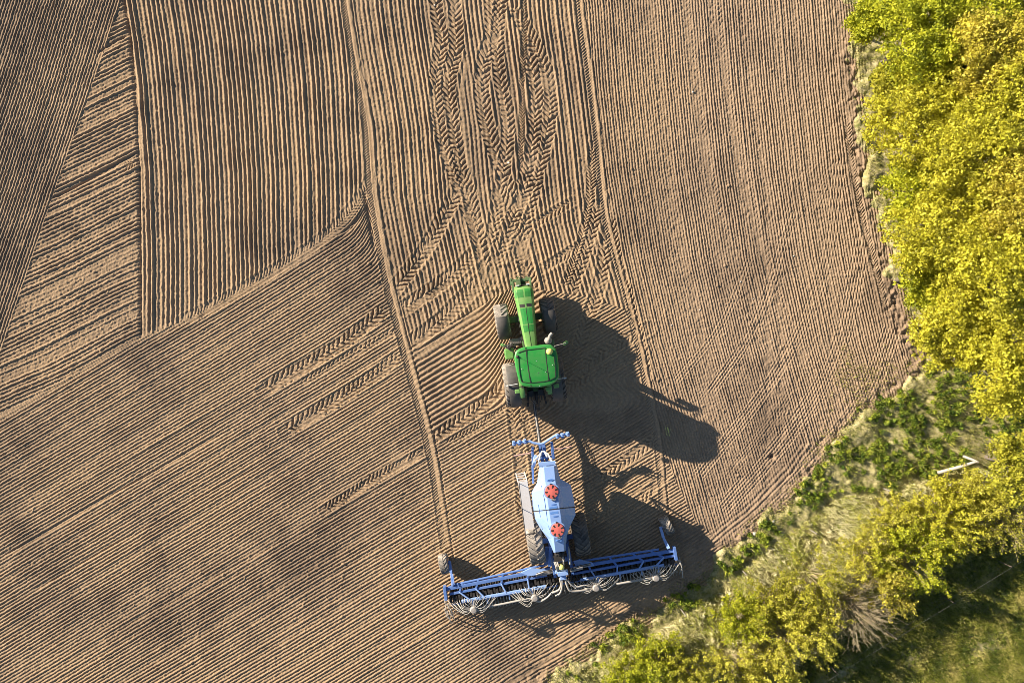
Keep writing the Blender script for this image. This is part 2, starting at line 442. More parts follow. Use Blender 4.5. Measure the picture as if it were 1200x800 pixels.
# ---- tyre tracks pressed into the soil
smoothmask = np.zeros(U.shape, np.float32)
def track(pts, w, p=6.8, kind='lug', depth=0.020, amp=0.040, strength=1.0, slant=1.05, flip=1, taper=True):
    P = spline(pts, 8)
    pad = w
    x0, x1 = P[:, 0].min() - pad, P[:, 0].max() + pad; y0, y1 = P[:, 1].min() - pad, P[:, 1].max() + pad
    i0, i1 = np.searchsorted(gx, (x0 - 600) / S), np.searchsorted(gx, (x1 - 600) / S)
    j0, j1 = np.searchsorted(gy, (400 - y1) / S), np.searchsorted(gy, (400 - y0) / S)
    if i1 - i0 < 2 or j1 - j0 < 2: return
    sl = (slice(j0, j1), slice(i0, i1))
    u, v = U[sl], V[sl]
    best = np.full(u.shape, 1e9, np.float32); ss = np.zeros(u.shape, np.float32); tt = np.zeros(u.shape, np.float32)
    acc = 0.0
    for a, b in zip(P[:-1], P[1:]):
        dx, dy = b - a; L = math.hypot(dx, dy)
        if L < 1e-6: continue
        t = ((u - a[0]) * dx + (v - a[1]) * dy) / (L * L); tc = np.clip(t, 0, 1)
        d = (u - a[0] - tc * dx) ** 2 + (v - a[1] - tc * dy) ** 2
        sd = ((u - a[0]) * dy - (v - a[1]) * dx) / L
        m = d < best
        best[m] = d[m]; ss[m] = (acc + tc * L)[m]; tt[m] = sd[m]
        acc += L
    dist = np.sqrt(best)
    nl = n_lo[sl]; ns = n_sm[sl]
    hw = w / 2 + 0.5 * ns
    m = smooth(hw + 0.9, hw - 0.9, dist)
    if taper: m = m * smooth(0, 9, ss) * smooth(acc, acc - 9, ss)
    m *= strength * np.clip(0.93 + 0.22 * nl, 0.45, 1.0)
    q = np.abs(tt) / (w / 2)
    z = Z[sl]
    if kind == 'lug':
        side = (tt > 0).astype(np.float32)
        ph = ss / p + flip * slant * q * (w / 2) / p * 0.80 + 0.5 * side + 0.11 * ns + 0.05 * n_mid[sl]
        fr = ph - np.floor(ph)
        bar = smooth(0.0, 0.16, fr) * smooth(0.80, 0.58, fr)
        zt = -depth + amp * np.clip(0.85 + 0.3 * n_mid[sl] + 0.15 * ns, 0.2, 1.4) * (bar * 2 - 1.1) * smooth(0.02, 0.12, q) + 0.006 * ns
        berm = 0.022 * np.exp(-((dist - w / 2 - 1.6) / 1.5) ** 2) * strength
    elif kind == 'lane':                       # worn smooth ridge with fine ticks on one side
        x = tt / (w / 2)
        fr = ss / p + 0.35 * x * w / p; fr = fr - np.floor(fr)
        tick = smooth(0.0, 0.3, fr) * smooth(0.8, 0.5, fr)
        zt = -0.02 + 0.050 * smooth(-0.1, 0.95, x) + 0.030 * (tick - 0.5) * smooth(0.05, -0.15, x) + 0.004 * (tick - .5) + 0.003 * ns
        berm = (-0.030 * np.exp(-((tt - w / 2 - 1.2) / 1.1) ** 2) + 0.015 * np.exp(-((tt + w / 2 + 1.0) / 1.0) ** 2)) * strength
    elif kind == 'arc':                        # shallow curved drill lines crossing older rows
        zt = 0.45 * z + 0.015 * np.sin(2 * math.pi * (tt + 0.4 * nl) / 3.4) + 0.004 * ns; berm = 0.0
    else:                                      # smooth rolled strip
        fr = ss / p; fr = fr - np.floor(fr)
        zt = 0.012 * (smooth(0, .3, fr) * smooth(.8, .5, fr)) + 0.02 * (1 - q * q) - 0.01
        berm = 0.0
    Z[sl] = z * (1 - m) + (zt + 0.28 * z + 0.003 * ns) * m + berm * (1 - m)
    smoothmask[sl] = np.maximum(smoothmask[sl], m)

track([(300, 330), (260, 353), (220, 373), (165, 397), (100, 433), (-10, 496)], 9, 3.2, 'flat', strength=.7)
track([(437, 208), (418, 238), (395, 265), (370, 286), (330, 312), (290, 336), (258, 354), (215, 376)], 14, 4.4, 'lug', depth=0.0, amp=0.018)
track([(420, 250), (405, 268), (385, 278)], 5, 30, 'flat', strength=0.8)
Z -= 0.10 * np.exp(-(((U - 408) - (268 - V) * 0.9) / 5) ** 2 - ((V - 263) / 9) ** 2)
Z -= 0.09 * np.exp(-((U - T1v + 9) / 3) ** 2) * smooth(215, 235, V) * smooth(310, 270, V)
# fan behind the front of the tractor
track([(508, -30), (513, 20), (518, 45), (512, 90), (512, 125), (522, 175), (545, 235), (560, 280), (578, 340)], 16, 6.6)
track([(530, -30), (535, 50), (526, 95), (530, 137), (540, 190), (556, 250), (575, 330)], 16, 6.6)
track([(548, 70), (541, 110), (545, 160), (553, 215)], 7, 7, 'flat')
track([(576, -30), (577, 37), (567, 75), (565, 112), (572, 150), (587, 195), (604, 250), (622, 335)], 18, 6.8)
track([(592, -30), (583, 45), (587, 95), (595, 135), (594, 175), (584, 235), (575, 290)], 15, 6.6)
track([(600, 5), (615, 32), (631, 62), (643, 95), (645, 125), (640, 162), (632, 195), (618, 250), (600, 330)], 17, 6.6)
track([(619, 60), (627, 100), (627, 140), (622, 180), (607, 240), (590, 300)], 16, 6.8)
track([(612, -30), (615, 25), (612, 100), (612, 150), (609, 200)], 6, 3.6)
track([(580, 215), (596, 252), (614, 304), (626, 345)], 18, 6.6)
track([(624, 205), (604, 250), (585, 292), (578, 330)], 16, 6.6)
# turning tracks either side
track([(536, 224), (500, 290), (460, 342)], 17, 6.8)
track([(558, 296), (520, 330), (472, 362)], 17, 6.8)
track([(562, 330), (520, 372), (482, 402)], 18, 6.8)
track([(568, 358), (525, 395), (486, 422)], 9, 5, 'flat')
track([(452, 362), (400, 402), (308, 457)], 16, 7.0)
track([(470, 416), (420, 452), (334, 505)], 16, 7.0)
track([(592, 450), (560, 478), (506, 514)], 15, 7.0)
track([(494, 530), (440, 560), (380, 597)], 11, 5.5, depth=0.02)
track([(470, 385), (430, 405), (350, 450)], 9, 6.0, strength=0.5)
track([(600, 470), (560, 500), (520, 520)], 8, 5.0, strength=0.6)
track([(624, 264), (650, 248), (672, 236)], 10, 5.6, depth=0.02)
track([(634, 316), (660, 300), (690, 282)], 11, 5.8, depth=0.02)
track([(694, 170), (693, 215), (689, 250), (676, 300), (660, 338)], 10, 4.2)
track([(700, 240), (692, 280), (678, 320), (668, 350)], 12, 6.4)
track([(712, 270), (704, 330), (690, 370), (676, 410)], 15, 6.6)
track([(716, 255), (724, 300), (738, 350), (752, 400), (760, 440)], 9, 6.0)
track([(600, 462), (604, 500), (610, 540), (614, 600)], 15, 6.2)
track([(612, 480), (622, 520), (628, 560)], 9, 5.4, strength=0.7)
track([(700, 560), (735, 538), (770, 512)], 12, 6.6)
track([(745, 590), (762, 574), (785, 552)], 11, 6.6)
track([(680, 432), (720, 405), (760, 385)], 16, 6.8)
track([(640, 470), (690, 440), (740, 420)], 12, 6.8, strength=.7)
track([(690, 610), (730, 588), (770, 570)], 12, 6.2, strength=.6)
track([(680, 762), (740, 722), (810, 676)], 11, 4.6, depth=.02)
track([(143, 198), (152, 194), (160, 189)], 9, 3.4, depth=.02)
# old turning arcs of the headland
for pth, w_, st in (([(985, 180), (965, 320), (905, 445), (815, 560)], 18, .55), ([(1012, 270), (985, 400), (930, 500), (845, 600)], 22, .6), ([(1048, 380), (1012, 470), (952, 545), (868, 628)], 26, .7),
                    ([(930, 240), (890, 370), (830, 465)], 14, .5), ([(880, 300), (845, 380), (790, 450)], 12, .45), ([(850, 330), (900, 420), (915, 520)], 12, .4), ([(800, 470), (870, 540), (890, 590)], 16, .4)):
    track(pth, w_, 5, 'arc', strength=min(.95, st * 1.45))
for pth, w_, st in (([(835, -20), (852, 100), (872, 200), (905, 330), (950, 440)], 11, .4), ([(800, -20), (818, 120), (838, 230), (868, 340)], 10, .3), ([(905, -20), (920, 120), (950, 260), (990, 380)], 9, .3)):
    track(pth, w_, 5.5, 'lug', depth=.01, amp=.02, strength=st)
# lanes
track(TRACK1[1:11], 12, 3.1, 'lane')
track(LINE2[1:], 9, 3.4, 'lane')
track([(992, 140), (1000, 200), (1012, 260), (1028, 320), (1040, 365)], 8, 3.6, 'lug', depth=0.02, amp=.022)
track([(830, 668), (860, 645), (900, 613), (935, 583), (962, 552)], 10, 4.4, 'lug', depth=0.02, amp=.026)
track([(820, 640), (850, 622), (885, 596), (920, 566)], 9, 30, 'flat', strength=.6)
track([(690, 756), (740, 730), (800, 690)], 8, 20, 'flat', strength=.5)

# churned clods along the margin
em = np.exp(-((SD + 8) / 9.0) ** 2) * infield * np.clip(0.65 + 0.35 * n_lo, 0.25, 1)
big = gnoise(0.085, 0.085, 31); lon = gnoise(0.045, 0.045, 32)
Z = Z * (1 - 0.75 * em) + em * (0.018 * big + 0.035 * np.clip(big - 0.8, 0, 2) + 0.014 * lon + 0.02 * n_mid + 0.030 * np.clip(n_sm - 0.8, 0, 2) - 0.07 * np.clip(-big - 0.9, 0, 2))
bl = np.exp(-((SD + 26) / 10.0) ** 2) * infield
par = np.sin(2 * math.pi * (SD + 1.5 * n_lo) / 5.0)
Z += bl * (V > 520) * (-0.5 * Z + 0.016 * par)
Z += bl * (0.010 * big)
Z += 0.30 * 0 * U
# verge: bumpy turf, slight bank
out = smooth(-3, 9, SDn)
turf = 0.06 + 0.035 * n_mid + 0.022 * big + 0.01 * n_sm
Z = Z * (1 - out) + turf * out
Z -= 0.05 * np.exp(-((SDn - 0) / 4.0) ** 2)
# rut in the verge with turned sod
for (cx, cy, a, L, w, dep) in ((875, 660, 0.55, 18, 4, -0.22), (892, 650, 0.3, 10, 4, 0.10), (905, 535, 0.0, 3, 3, -0.2)):
    s = (U - cx) * math.cos(a) - (V - cy) * math.sin(a); t = (U - cx) * math.sin(a) + (V - cy) * math.cos(a)
    Z += dep * np.exp(-(s / L) ** 2 - (t / w) ** 2)
# fade detail to flat outside the finely meshed area
fade = smooth(26.8, 25.8, np.abs(X)) * smooth(18.0, 17.3, np.abs(Y))
Z = Z * fade
# gentle undulation everywhere
Z = Z.astype(np.float32)

pink = np.clip(0.25 + 0.75 * smooth(700, 860, U) + 0.15 * n_lo, 0, 1)
moist_sun = np.clip(0.10 + 0.15 * n_lo + 0.08 * n_vlo + 0.07 * n_mid + 0.05 * n_sm - 0.25 * smoothmask + 0.12 * reg1, 0, 0.6)  # random damp; tracks paled as painted sun; left strip darker
moist_sun = np.clip(moist_sun * fade + 0.1 * (1 - fade), 0, 1)

vid = np.arange(NX * NY, dtype=np.int32).reshape(NY, NX)
quads = np.stack([vid[:-1, :-1], vid[:-1, 1:], vid[1:, 1:], vid[1:, :-1]], -1)
fs = SDn[:-1, :-1] < 0
allv = np.stack([X, Y, Z], -1).reshape(-1, 3)
def sub(mask, name, mat, attrs):
    f = quads[mask]
    used = np.unique(f); mp = np.full(NX * NY, -1, np.int32); mp[used] = np.arange(len(used), dtype=np.int32)
    return npmesh(name, allv[used], mp[f], mat, {k: a.reshape(-1)[used] for k, a in attrs.items()}, smooth=True)
fo = sub(fs, 'field', M['soil'], {'pink': pink, 'moist_sun': moist_sun})
tag(fo, 'brown tilled field with seed rows and pressed tyre tracks', 'field', kind='structure')
go = sub(~fs, 'meadow', M['meadow'], {})
tag(go, 'rough grassy ground beside the brown field', 'meadow', kind='structure')

def ground_z(x, y):
    i = np.clip(np.searchsorted(gx, x), 0, NX - 1); j = np.clip(np.searchsorted(gy, y), 0, NY - 1)
    return Z[j, i]
def field_sd(x, y):
    i = np.clip(np.searchsorted(gx, x), 0, NX - 1); j = np.clip(np.searchsorted(gy, y), 0, NY - 1)
    return SDn[j, i]
# ------------------------------------------------------------------ tyres and wheels
def tyre_mesh(R, Wd, rim, lugs, lh=0.045, seg=72):
    """tyre around the X axis, centred on the origin, with chevron lugs"""
    mb = MB(); w = Wd / 2; rb = R - lh
    prof = [(rim, -w * 0.72), (rim + 0.04, -w * 0.86), ((rim + rb) / 2, -w * 1.0), (rb - 0.10 * R, -w * 0.99), (rb - 0.03 * R, -w * 0.90),
            (rb - 0.006 * R, -w * 0.6), (rb, 0), (rb - 0.006 * R, w * 0.6), (rb - 0.03 * R, w * 0.90), (rb - 0.10 * R, w * 0.99), ((rim + rb) / 2, w * 1.0),
            (rim + 0.04, w * 0.86), (rim, w * 0.72)]
    mb.lathe(prof, axis='X', n=seg)
    for k in range(lugs):
        for sgn in (-1, 1):
            a0 = 2 * math.pi * (k + (0.5 if sgn > 0 else 0)) / lugs
            da = 2 * math.pi / lugs
            rings = []
            for (fx_, off, r0, r1, th) in ((-0.04, 0.0, rb - 0.03, R, 0.15), (0.45, -0.45, rb - 0.03, R, 0.15), (0.86, -0.95, rb - 0.06 * R, R - 0.018 * R, 0.18), (1.02, -1.15, rb - 0.15 * R, R - 0.085 * R, 0.20)):
                x = sgn * fx_ * w; a = a0 + off * da; t = th * da
                ring = [(x, r0 * math.cos(a - t), r0 * math.sin(a - t)), (x, r1 * math.cos(a - t * 0.8), r1 * math.sin(a - t * 0.8)),
                        (x, r1 * math.cos(a + t * 0.8), r1 * math.sin(a + t * 0.8)), (x, r0 * math.cos(a + t), r0 * math.sin(a + t))]
                rings.append(ring)
            mb.loft(rings)
    return mb

def wheel(parent, c, R, Wd, rim, lugs, rim_mat, tyre_mat, rz=0.0, outer=1, lh=0.045, squash=True):
    mb = MB(); w = Wd / 2
    s = outer
    mb.lathe([(0.0, s * w * 0.30), (rim * 0.42, s * w * 0.30), (rim * 0.5, s * w * 0.15), (rim * 0.86, s * w * 0.28), (rim * 0.93, s * w * 0.74), (rim * 1.03, s * w * 0.76),
              (rim * 1.03, -s * w * 0.74), (rim * 0.93, -s * w * 0.70), (rim * 0.88, -s * w * 0.10), (0.0, -s * w * 0.10)], axis='X', n=40)
    for k in range(8):
        a = k * math.pi / 4
        mb.lathe([(0.022, 0), (0.022, s * 0.03), (0.0, s * 0.03)], c=(s * w * 0.30, math.cos(a) * rim * 0.33, math.sin(a) * rim * 0.33), axis='X', n=6)
    o = mb.build('wheel', rim_mat, parent, smooth=35, loc=c)
    o.rotation_euler = (0, 0, rz)
    t = tyre_mesh(R, Wd, rim, lugs, lh).build('tyre', tyre_mat, o, smooth=35)
    t.rotation_euler = (rnd.uniform(0, 1), 0, 0)
    return o

def arc_shell(x0, x1, yc, zc, R, a0, a1, th=0.03, n=14, crown=0.0, lipx=None):
    """fender: strip round the X axis between angles measured from +Y (front) up"""
    mb = MB(); rings = []
    for i in range(n + 1):
        a = math.radians(a0 + (a1 - a0) * i / n)
        ring = []
        for (x, r) in ((x0, R - crown), (x0 + (x1 - x0) * 0.12, R), (x0 + (x1 - x0) * 0.88, R), (x1, R - crown), (x1, R - crown - th), (x0 + (x1 - x0) * 0.88, R - th), (x0 + (x1 - x0) * 0.12, R - th), (x0, R - crown - th)):
            ring.append((x, yc + r * math.cos(a), zc + r * math.sin(a)))
        rings.append(ring)
    mb.loft(rings); return mb

# ------------------------------------------------------------------ tractor
T_RZ = math.radians(7.8)
tc_ = W(626, 447, 1.0)
trac = empty('tractor', (tc_[0], tc_[1], 0.0), T_RZ)
tag(trac, 'bright green tractor with long hood standing in front of the blue seed drill', 'tractor')
def TL(px, py, h):
    p = W(px, py, h); dx, dy = p[0] - tc_[0], p[1] - tc_[1]
    c, s = math.cos(T_RZ), math.sin(T_RZ)
    return (dx * c + dy * s, -dx * s + dy * c, h)

RR, RWd = 1.04, 0.72; FR, FW = 0.82, 0.66
for s in (-1, 1):
    wheel(trac, (s * 1.06, 0, RR - 0.03), RR, RWd, 0.56, 22, M['yellow'], M['tyre_dusty_sunlit' if s < 0 else 'tyre'], outer=s, lh=0.055)
for s in (-1, 1):
    wheel(trac, (s * 1.10, 3.05, FR - 0.03), FR, FW, 0.42, 18, M['yellow'], M['tyre_dusty_sunlit' if s < 0 else 'tyre'], rz=math.radians(1.5), outer=s, lh=0.05)
# fenders
for s in (-1, 1):
    x0, x1 = (s * 1.24, s * 0.74)
    o = arc_shell(min(x0, x1), max(x0, x1), 0, RR, RR + 0.09, 35, 158, 0.035, crown=0.03).build('fender', M['plastic'], trac, smooth=40)
    arc_shell(min(s * 0.735, s * 0.52), max(s * 0.735, s * 0.52), 0, RR, RR + 0.12, 25, 122, 0.05, crown=0.01).build('fender_liner', M['hood_green'], o, smooth=40)
    fx0, fx1 = s * 0.84, s * 1.36
    arc_shell(min(fx0, fx1), max(fx0, fx1), 3.05, FR, FR + 0.075, 78, 172, 0.03, n=10, crown=0.05).build('fender', M['plastic'], trac, smooth=40)
    MB().bar((s * 0.62, 2.75, 1.15), (s * 0.95, 2.75, 1.62), 0.06, 0.06).build('fender_bracket', M['black'], trac)
# chassis
mb = MB()
mb.box((0, 2.2, 0.95), (0.62, 3.6, 0.55)); mb.box((0, 0.2, 1.0), (0.8, 1.3, 0.75)); mb.box((0, 3.05, 0.75), (1.7, 0.3, 0.3))
mb.box((0, 0, 1.01), (1.55, 0.36, 0.36)); mb.box((0, 4.35, 0.95), (0.6, 0.5, 0.5))
mb.build('chassis', M['dark_green'], trac, bevel=0.03)
mb = MB()
mb.box((0, 3.0, 1.35), (0.52, 2.7, 0.5))
for k in range(7): mb.box((0.30, 2.1 + 0.3 * k, 1.35), (0.12, 0.14, 0.34 + 0.1 * (k % 2)))
for k in range(7): mb.box((-0.30, 2.1 + 0.3 * k, 1.35), (0.12, 0.16, 0.30 + 0.1 * ((k + 1) % 2)))
mb.build('engine', M['black'], trac, bevel=0.015)
# hood
HX = 0.06
def hood_w(y): return 0.27 + (0.45 - 0.27) * max(0, min(1, (y - 1.7) / 2.4))
def hood_z(y): return 2.18 - 0.20 * max(0, (y - 1.7) / 2.75) ** 1.3 - 0.35 * max(0, (y - 4.2) / 0.36) ** 2.2
rings = []
for y in (1.62, 2.0, 2.6, 3.2, 3.7, 4.1, 4.3, 4.42, 4.5, 4.54):
    w = hood_w(y) * (1 - 0.22 * max(0, (y - 4.25) / 0.29) ** 2); z = hood_z(y); b = 1.28
    rings.append([(HX - w, y, b), (HX - w * 1.02, y, z - 0.30), (HX - w * 0.93, y, z - 0.13), (HX - w * 0.72, y, z - 0.035), (HX - w * 0.3, y, z - 0.006), (HX, y, z),
                  (HX + w * 0.3, y, z - 0.006), (HX + w * 0.72, y, z - 0.035), (HX + w * 0.93, y, z - 0.13), (HX + w * 1.02, y, z - 0.30), (HX + w, y, b)])
hood = MB().loft(rings).build('hood', M['hood_green'], trac, smooth=32)
def hood_patch(xa, xb, ya, yb, mat, name, lift=0.006, n=6):
    """thin panel following the hood top, x in fractions of the half width"""
    mb = MB(); rs = []
    for i in range(n + 1):
        y = ya + (yb - ya) * i / n; w = hood_w(y) * (1 - 0.22 * max(0, (y - 4.25) / 0.29) ** 2); z = hood_z(y)
        def zz(f):
            a = abs(f); return z - (0.006 * a / 0.3 if a < 0.3 else 0.006 + (a - 0.3) / 0.42 * 0.029 if a < 0.72 else 0.035 + (a - 0.72) / 0.21 * 0.095)
        m_ = (xa + xb) / 2
        rs.append([(HX + w * f, y, zz(f) + lift) for f in (xa, m_, xb)] + [(HX + w * f, y, zz(f) - 0.02) for f in (xb, m_, xa)])
    return mb.loft(rs).build(name, mat, hood)
for sg in (-1, 1):
    a, b = sorted((sg * 0.10, sg * 0.70))
    hood_patch(a, b, 3.98, 4.36, M['panel_green'], 'hood_panel')
    a2, b2 = sorted((sg * 0.76, sg * 0.93)); hood_patch(a2, b2, 3.98, 4.34, M['panel_green'], 'hood_panel')
    hood_patch(*sorted((sg * 0.10, sg * 0.66)), 3.52, 3.66, M['black'], 'hood_vent')
    hood_patch(*sorted((sg * 0.04, sg * 0.66)), 2.74, 3.46, M['green'], 'hood_panel', 0.004)
    hood_patch(*sorted((sg * 0.06, sg * 0.72)), 2.38, 2.68, M['panel_green'], 'hood_panel')
hood_patch(-0.025, 0.025, 1.66, 3.50, M['black'], 'hood_seam', 0.008, 12)
mb = MB(); mb.box((HX, 4.545, 1.55), (0.60, 0.03, 0.42)); mb.build('grille', M['black'], hood, bevel=0.01)
for sg in (-1, 1):
    MB().box((HX + sg * 0.24, 4.555, 1.78), (0.18, 0.05, 0.08)).build('headlight', M['whitepaint'], hood, bevel=0.015)
# front linkage
mb = MB()
p = lambda px, py, h: TL(px, py, h)
mb.bar(p(599, 329.5, 0.9), p(622, 327, 0.9), 0.14, 0.20)
mb.bar(p(600.5, 330, 0.95), p(602, 343, 1.0), 0.10, 0.16); mb.bar(p(599, 326, 0.9), p(599.5, 334, 0.9), 0.11, 0.2)
mb.bar(p(621, 325, 0.9), p(622, 336, 1.0), 0.09, 0.18); mb.bar(p(607, 327, 1.0), p(608, 337, 1.0), 0.22, 0.24)
mb.bar(p(616, 329, 0.85), p(619, 325, 0.85), 0.22, 0.12); mb.bar(p(612, 328, 0.7), p(613, 340, 0.75), 0.3, 0.2)
mb.tube([p(605, 326, 1.05), p(607, 324.5, 1.05), p(609, 326, 1.05)], 0.03, 6)
mb.build('front_hitch', M['dark_green'], trac, bevel=0.02)
# steps, tank, boxes on the left
mb = MB(); a = TL(604.5, 399.5, 1.15)
mb.box((a[0], a[1], 1.15), (0.56, 0.24, 0.04))
for k in range(6): mb.box((a[0] - 0.23 + 0.092 * k, a[1], 1.185), (0.03, 0.24, 0.03))
for k in range(3):
    mb.box((a[0] - 0.10, a[1] - 0.02 - 0.06 * k, 0.85 - 0.28 * k), (0.46, 0.2, 0.03))
mb.bar((a[0] - 0.28, a[1], 0.3), (a[0] - 0.28, a[1], 1.17), 0.03, 0.10); mb.bar((a[0] + 0.2, a[1], 0.3), (a[0] + 0.2, a[1], 1.17), 0.03, 0.10)
mb.build('steps', M['grey'], trac)
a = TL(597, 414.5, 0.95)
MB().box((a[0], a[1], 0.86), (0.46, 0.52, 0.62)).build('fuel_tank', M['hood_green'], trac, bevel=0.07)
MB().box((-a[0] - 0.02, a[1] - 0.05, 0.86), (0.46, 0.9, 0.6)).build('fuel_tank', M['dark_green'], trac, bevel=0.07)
mb = MB()
for (px, py, h, r) in ((597, 406, 1.5, .12), (600, 404, 1.6, .09), (594, 405.5, 1.3, .1), (603, 407, 1.5, .08)):
    q = TL(px, py, h); mb.lathe([(0, -.12), (r, -.12), (r, .1), (r * .6, .14), (0, .14)], c=q, n=14)
mb.build('air_reservoir', M['black'], trac, smooth=40)
# cab
CX = 0.13
cab = MB().box((CX, 0.72, 1.32), (1.55, 1.62, 0.42)).build('cab', M['black'], trac, bevel=0.05)
pil = [(-0.76, 1.50), (0.76, 1.50), (-0.86, 0.55), (0.86, 0.55), (-0.74, -0.08), (0.74, -0.08)]
for (x, y) in pil:
    MB().bar((CX + x, y, 1.48), (CX + x * 0.98, y * 0.97 + 0.02, 3.08), 0.09, 0.09).build('pillar', M['black'], cab)
def pane(pts):
    a = [Vector(q) for q in pts]; n_ = (a[1] - a[0]).cross(a[2] - a[0]).normalized() * 0.008
    return MB().loft([[tuple(q) for q in a], [tuple(q + n_) for q in a]]).build('window', M['glass'], cab)
ring_ = [0, 1, 3, 5, 4, 2]
for i in range(6):
    x0, y0 = pil[ring_[i]]; x1, y1 = pil[ring_[(i + 1) % 6]]
    dx, dy = x1 - x0, y1 - y0; l = math.hypot(dx, dy); ex, ey = dx / l * 0.05, dy / l * 0.05
    pane([(CX + x0 + ex, y0 + ey, 1.54), (CX + x1 - ex, y1 - ey, 1.54), (CX + (x1 - ex) * 0.98, (y1 - ey) * 0.97 + .02, 3.06), (CX + (x0 + ex) * 0.98, (y0 + ey) * 0.97 + .02, 3.06)])
mb = MB(); mb.box((CX, 0.45, 1.75), (0.5, 0.5, 0.16)); mb.box((CX, 0.2, 2.15), (0.48, 0.14, 0.7)); mb.build('seat', M['plastic'], cab, bevel=0.05)
mb = MB(); mb.tube([(CX, 1.35, 1.5), (CX, 1.12, 2.15)], 0.05, 8)
mb.lathe([(0.20, -0.015), (0.22, 0), (0.20, 0.015), (0.185, 0)], c=(CX, 1.10, 2.18), n=24, closed=True); mb.build('steering_wheel', M['black'], cab)
# roof
op = [(430, 106), (540, 92), (640, 78), (715, 82), (765, 120), (785, 190), (797, 290), (803, 380), (803, 440), (765, 495), (700, 535), (600, 553), (480, 555), (400, 538), (365, 500), (340, 420), (318, 320), (305, 225), (318, 160), (360, 125)]
out_ = [TL(570 + a / 9.41, 395 + b / 9.41, 3.22)[:2] for a, b in op]
def inset(poly, k):
    cx = sum(q[0] for q in poly) / len(poly); cy = sum(q[1] for q in poly) / len(poly)
    return [(cx + (q[0] - cx) * k, cy + (q[1] - cy) * k) for q in poly]
rg = []
for k, z in ((0.93, 3.04), (0.985, 3.08), (1.0, 3.15), (0.985, 3.22), (0.94, 3.265), (0.85, 3.285), (0.5, 3.305), (0.15, 3.31)):
    rg.append([(q[0], q[1], z) for q in inset(out_, k)])
roof = MB().loft(rg).build('roof', M['green'], trac, smooth=30)
def rp(a, b, h=3.30): return Vector(TL(570 + a / 9.41, 395 + b / 9.41, h))
mb = MB()
def groove(pts, w=0.022, z=3.288):
    for q0, q1 in zip(pts[:-1], pts[1:]):
        A, B = rp(*q0, z), rp(*q1, z); mb.bar(A, B, w, 0.05)
groove([(436, 140), (452, 270), (470, 400), (486, 500)], 0.035); groove([(645, 115), (660, 250), (675, 380), (686, 480)], 0.03)
groove([(352, 215), (360, 330), (372, 430), (388, 490), (480, 503), (600, 492), (690, 478), (762, 440), (758, 320), (742, 200)])
groove([(350, 170), (440, 140), (540, 130), (635, 118)], 0.02)
groove([(436, 140), (430, 112)], 0.03, 3.26); groove([(486, 500), (494, 548)], 0.04, 3.255)
mb.build('roof_seam', M['black'], roof)
for (a, b) in ((550, 262), (570, 390), (392, 352), (732, 305), (655, 380), (590, 535)):
    q = rp(a, b, 3.29); MB().lathe([(0.018, 0), (0.016, 0.03), (0, 0.035)], c=q, n=8).build('roof_bolt', M['whitepaint'], roof)
q = rp(695, 158, 3.27)
MB().lathe([(0.13, 0), (0.145, 0.03), (0.14, 0.09), (0.11, 0.14), (0.06, 0.165), (0, 0.17)], c=q, n=24).build('receiver_dome', M['dome'], roof, smooth=40)
q = rp(345, 215, 3.26)
mb = MB(); mb.lathe([(0.085, 0), (0.05, 0.06), (0.02, 0.10), (0, 0.1)], c=q, n=16); mb.tube([(q.x, q.y, q.z + .08), (q.x - .02, q.y - .02, q.z + .62)], 0.008, 6)
mb.build('antenna', M['black'], roof, smooth=40)
mb = MB(); q = rp(350, 165, 3.2); mb.box((q.x, q.y + 0.06, 3.12), (0.16, 0.12, 0.10)); mb.build('work_light', M['black'], roof, bevel=0.02); mb = MB(); q = rp(610, 105, 3.2); mb.box((q.x, q.y + 0.04, 3.1), (0.3, 0.1, 0.1)); mb.build('work_light', M['black'], roof, bevel=0.02)
for (px, py) in ((606.5, 458.5), (642.5, 455.5), (652, 452)):
    q = TL(px, py, 2.95); MB().box(q, (0.24, 0.18, 0.12)).build('work_light', M['hood_green'], roof, bevel=0.03)
for s, px, py in ((-1, 594, 451.5), (1, 662, 442.5)):
    q = TL(px, py, 2.0); mb = MB(); mb.tube([(s * 0.8, q[1] + .02, 2.3), (q[0], q[1], 2.25)], 0.015, 6); mb.box((q[0], q[1], 2.25), (0.1, 0.06, 0.1)); mb.build('marker_light', M['whitepaint'], trac)
# mirrors
for s, hp, ap in ((-1, (589.6, 404.5, 2.45), (-0.70, 1.5, 2.75)), (1, (663, 402, 2.6), (0.92, 1.45, 2.85))):
    q = TL(*hp); mb = MB(); mb.tube([ap, (ap[0] + s * 0.2, ap[1] + 0.12, ap[2]), (q[0], q[1], q[2] + 0.12)], 0.02, 8)
    arm = mb.build('mirror_arm', M['grey' if s > 0 else 'black'], trac, smooth=40)
    mb = MB(); mb.box((0, 0, 0), (0.24, 0.13, 0.42)); hd = mb.build('mirror_head', M['hood_green'], arm, bevel=0.04, loc=(q[0], q[1], q[2] - 0.12)); hd.rotation_euler = (0, 0, s * 0.5)
# exhaust
q = TL(642, 399, 1.8); q2 = TL(646, 392.5, 2.9)
mb = MB(); mb.lathe([(0.0, 1.2), (0.15, 1.2), (0.17, 1.3), (0.17, 2.2), (0.13, 2.32), (0.085, 2.36), (0.085, 2.75), (0.0, 2.75)], c=(q[0], q[1], 0), n=20)
mb.tube([(q[0], q[1], 2.7), (q[0] + .01, q[1] + .04, 2.84), (q2[0] - .05, q2[1], 2.92), (q2[0] + .05, q2[1] + .08, 2.95)], 0.075, 12)
mb.build('exhaust_pipe', M['grey'], trac, smooth=40)
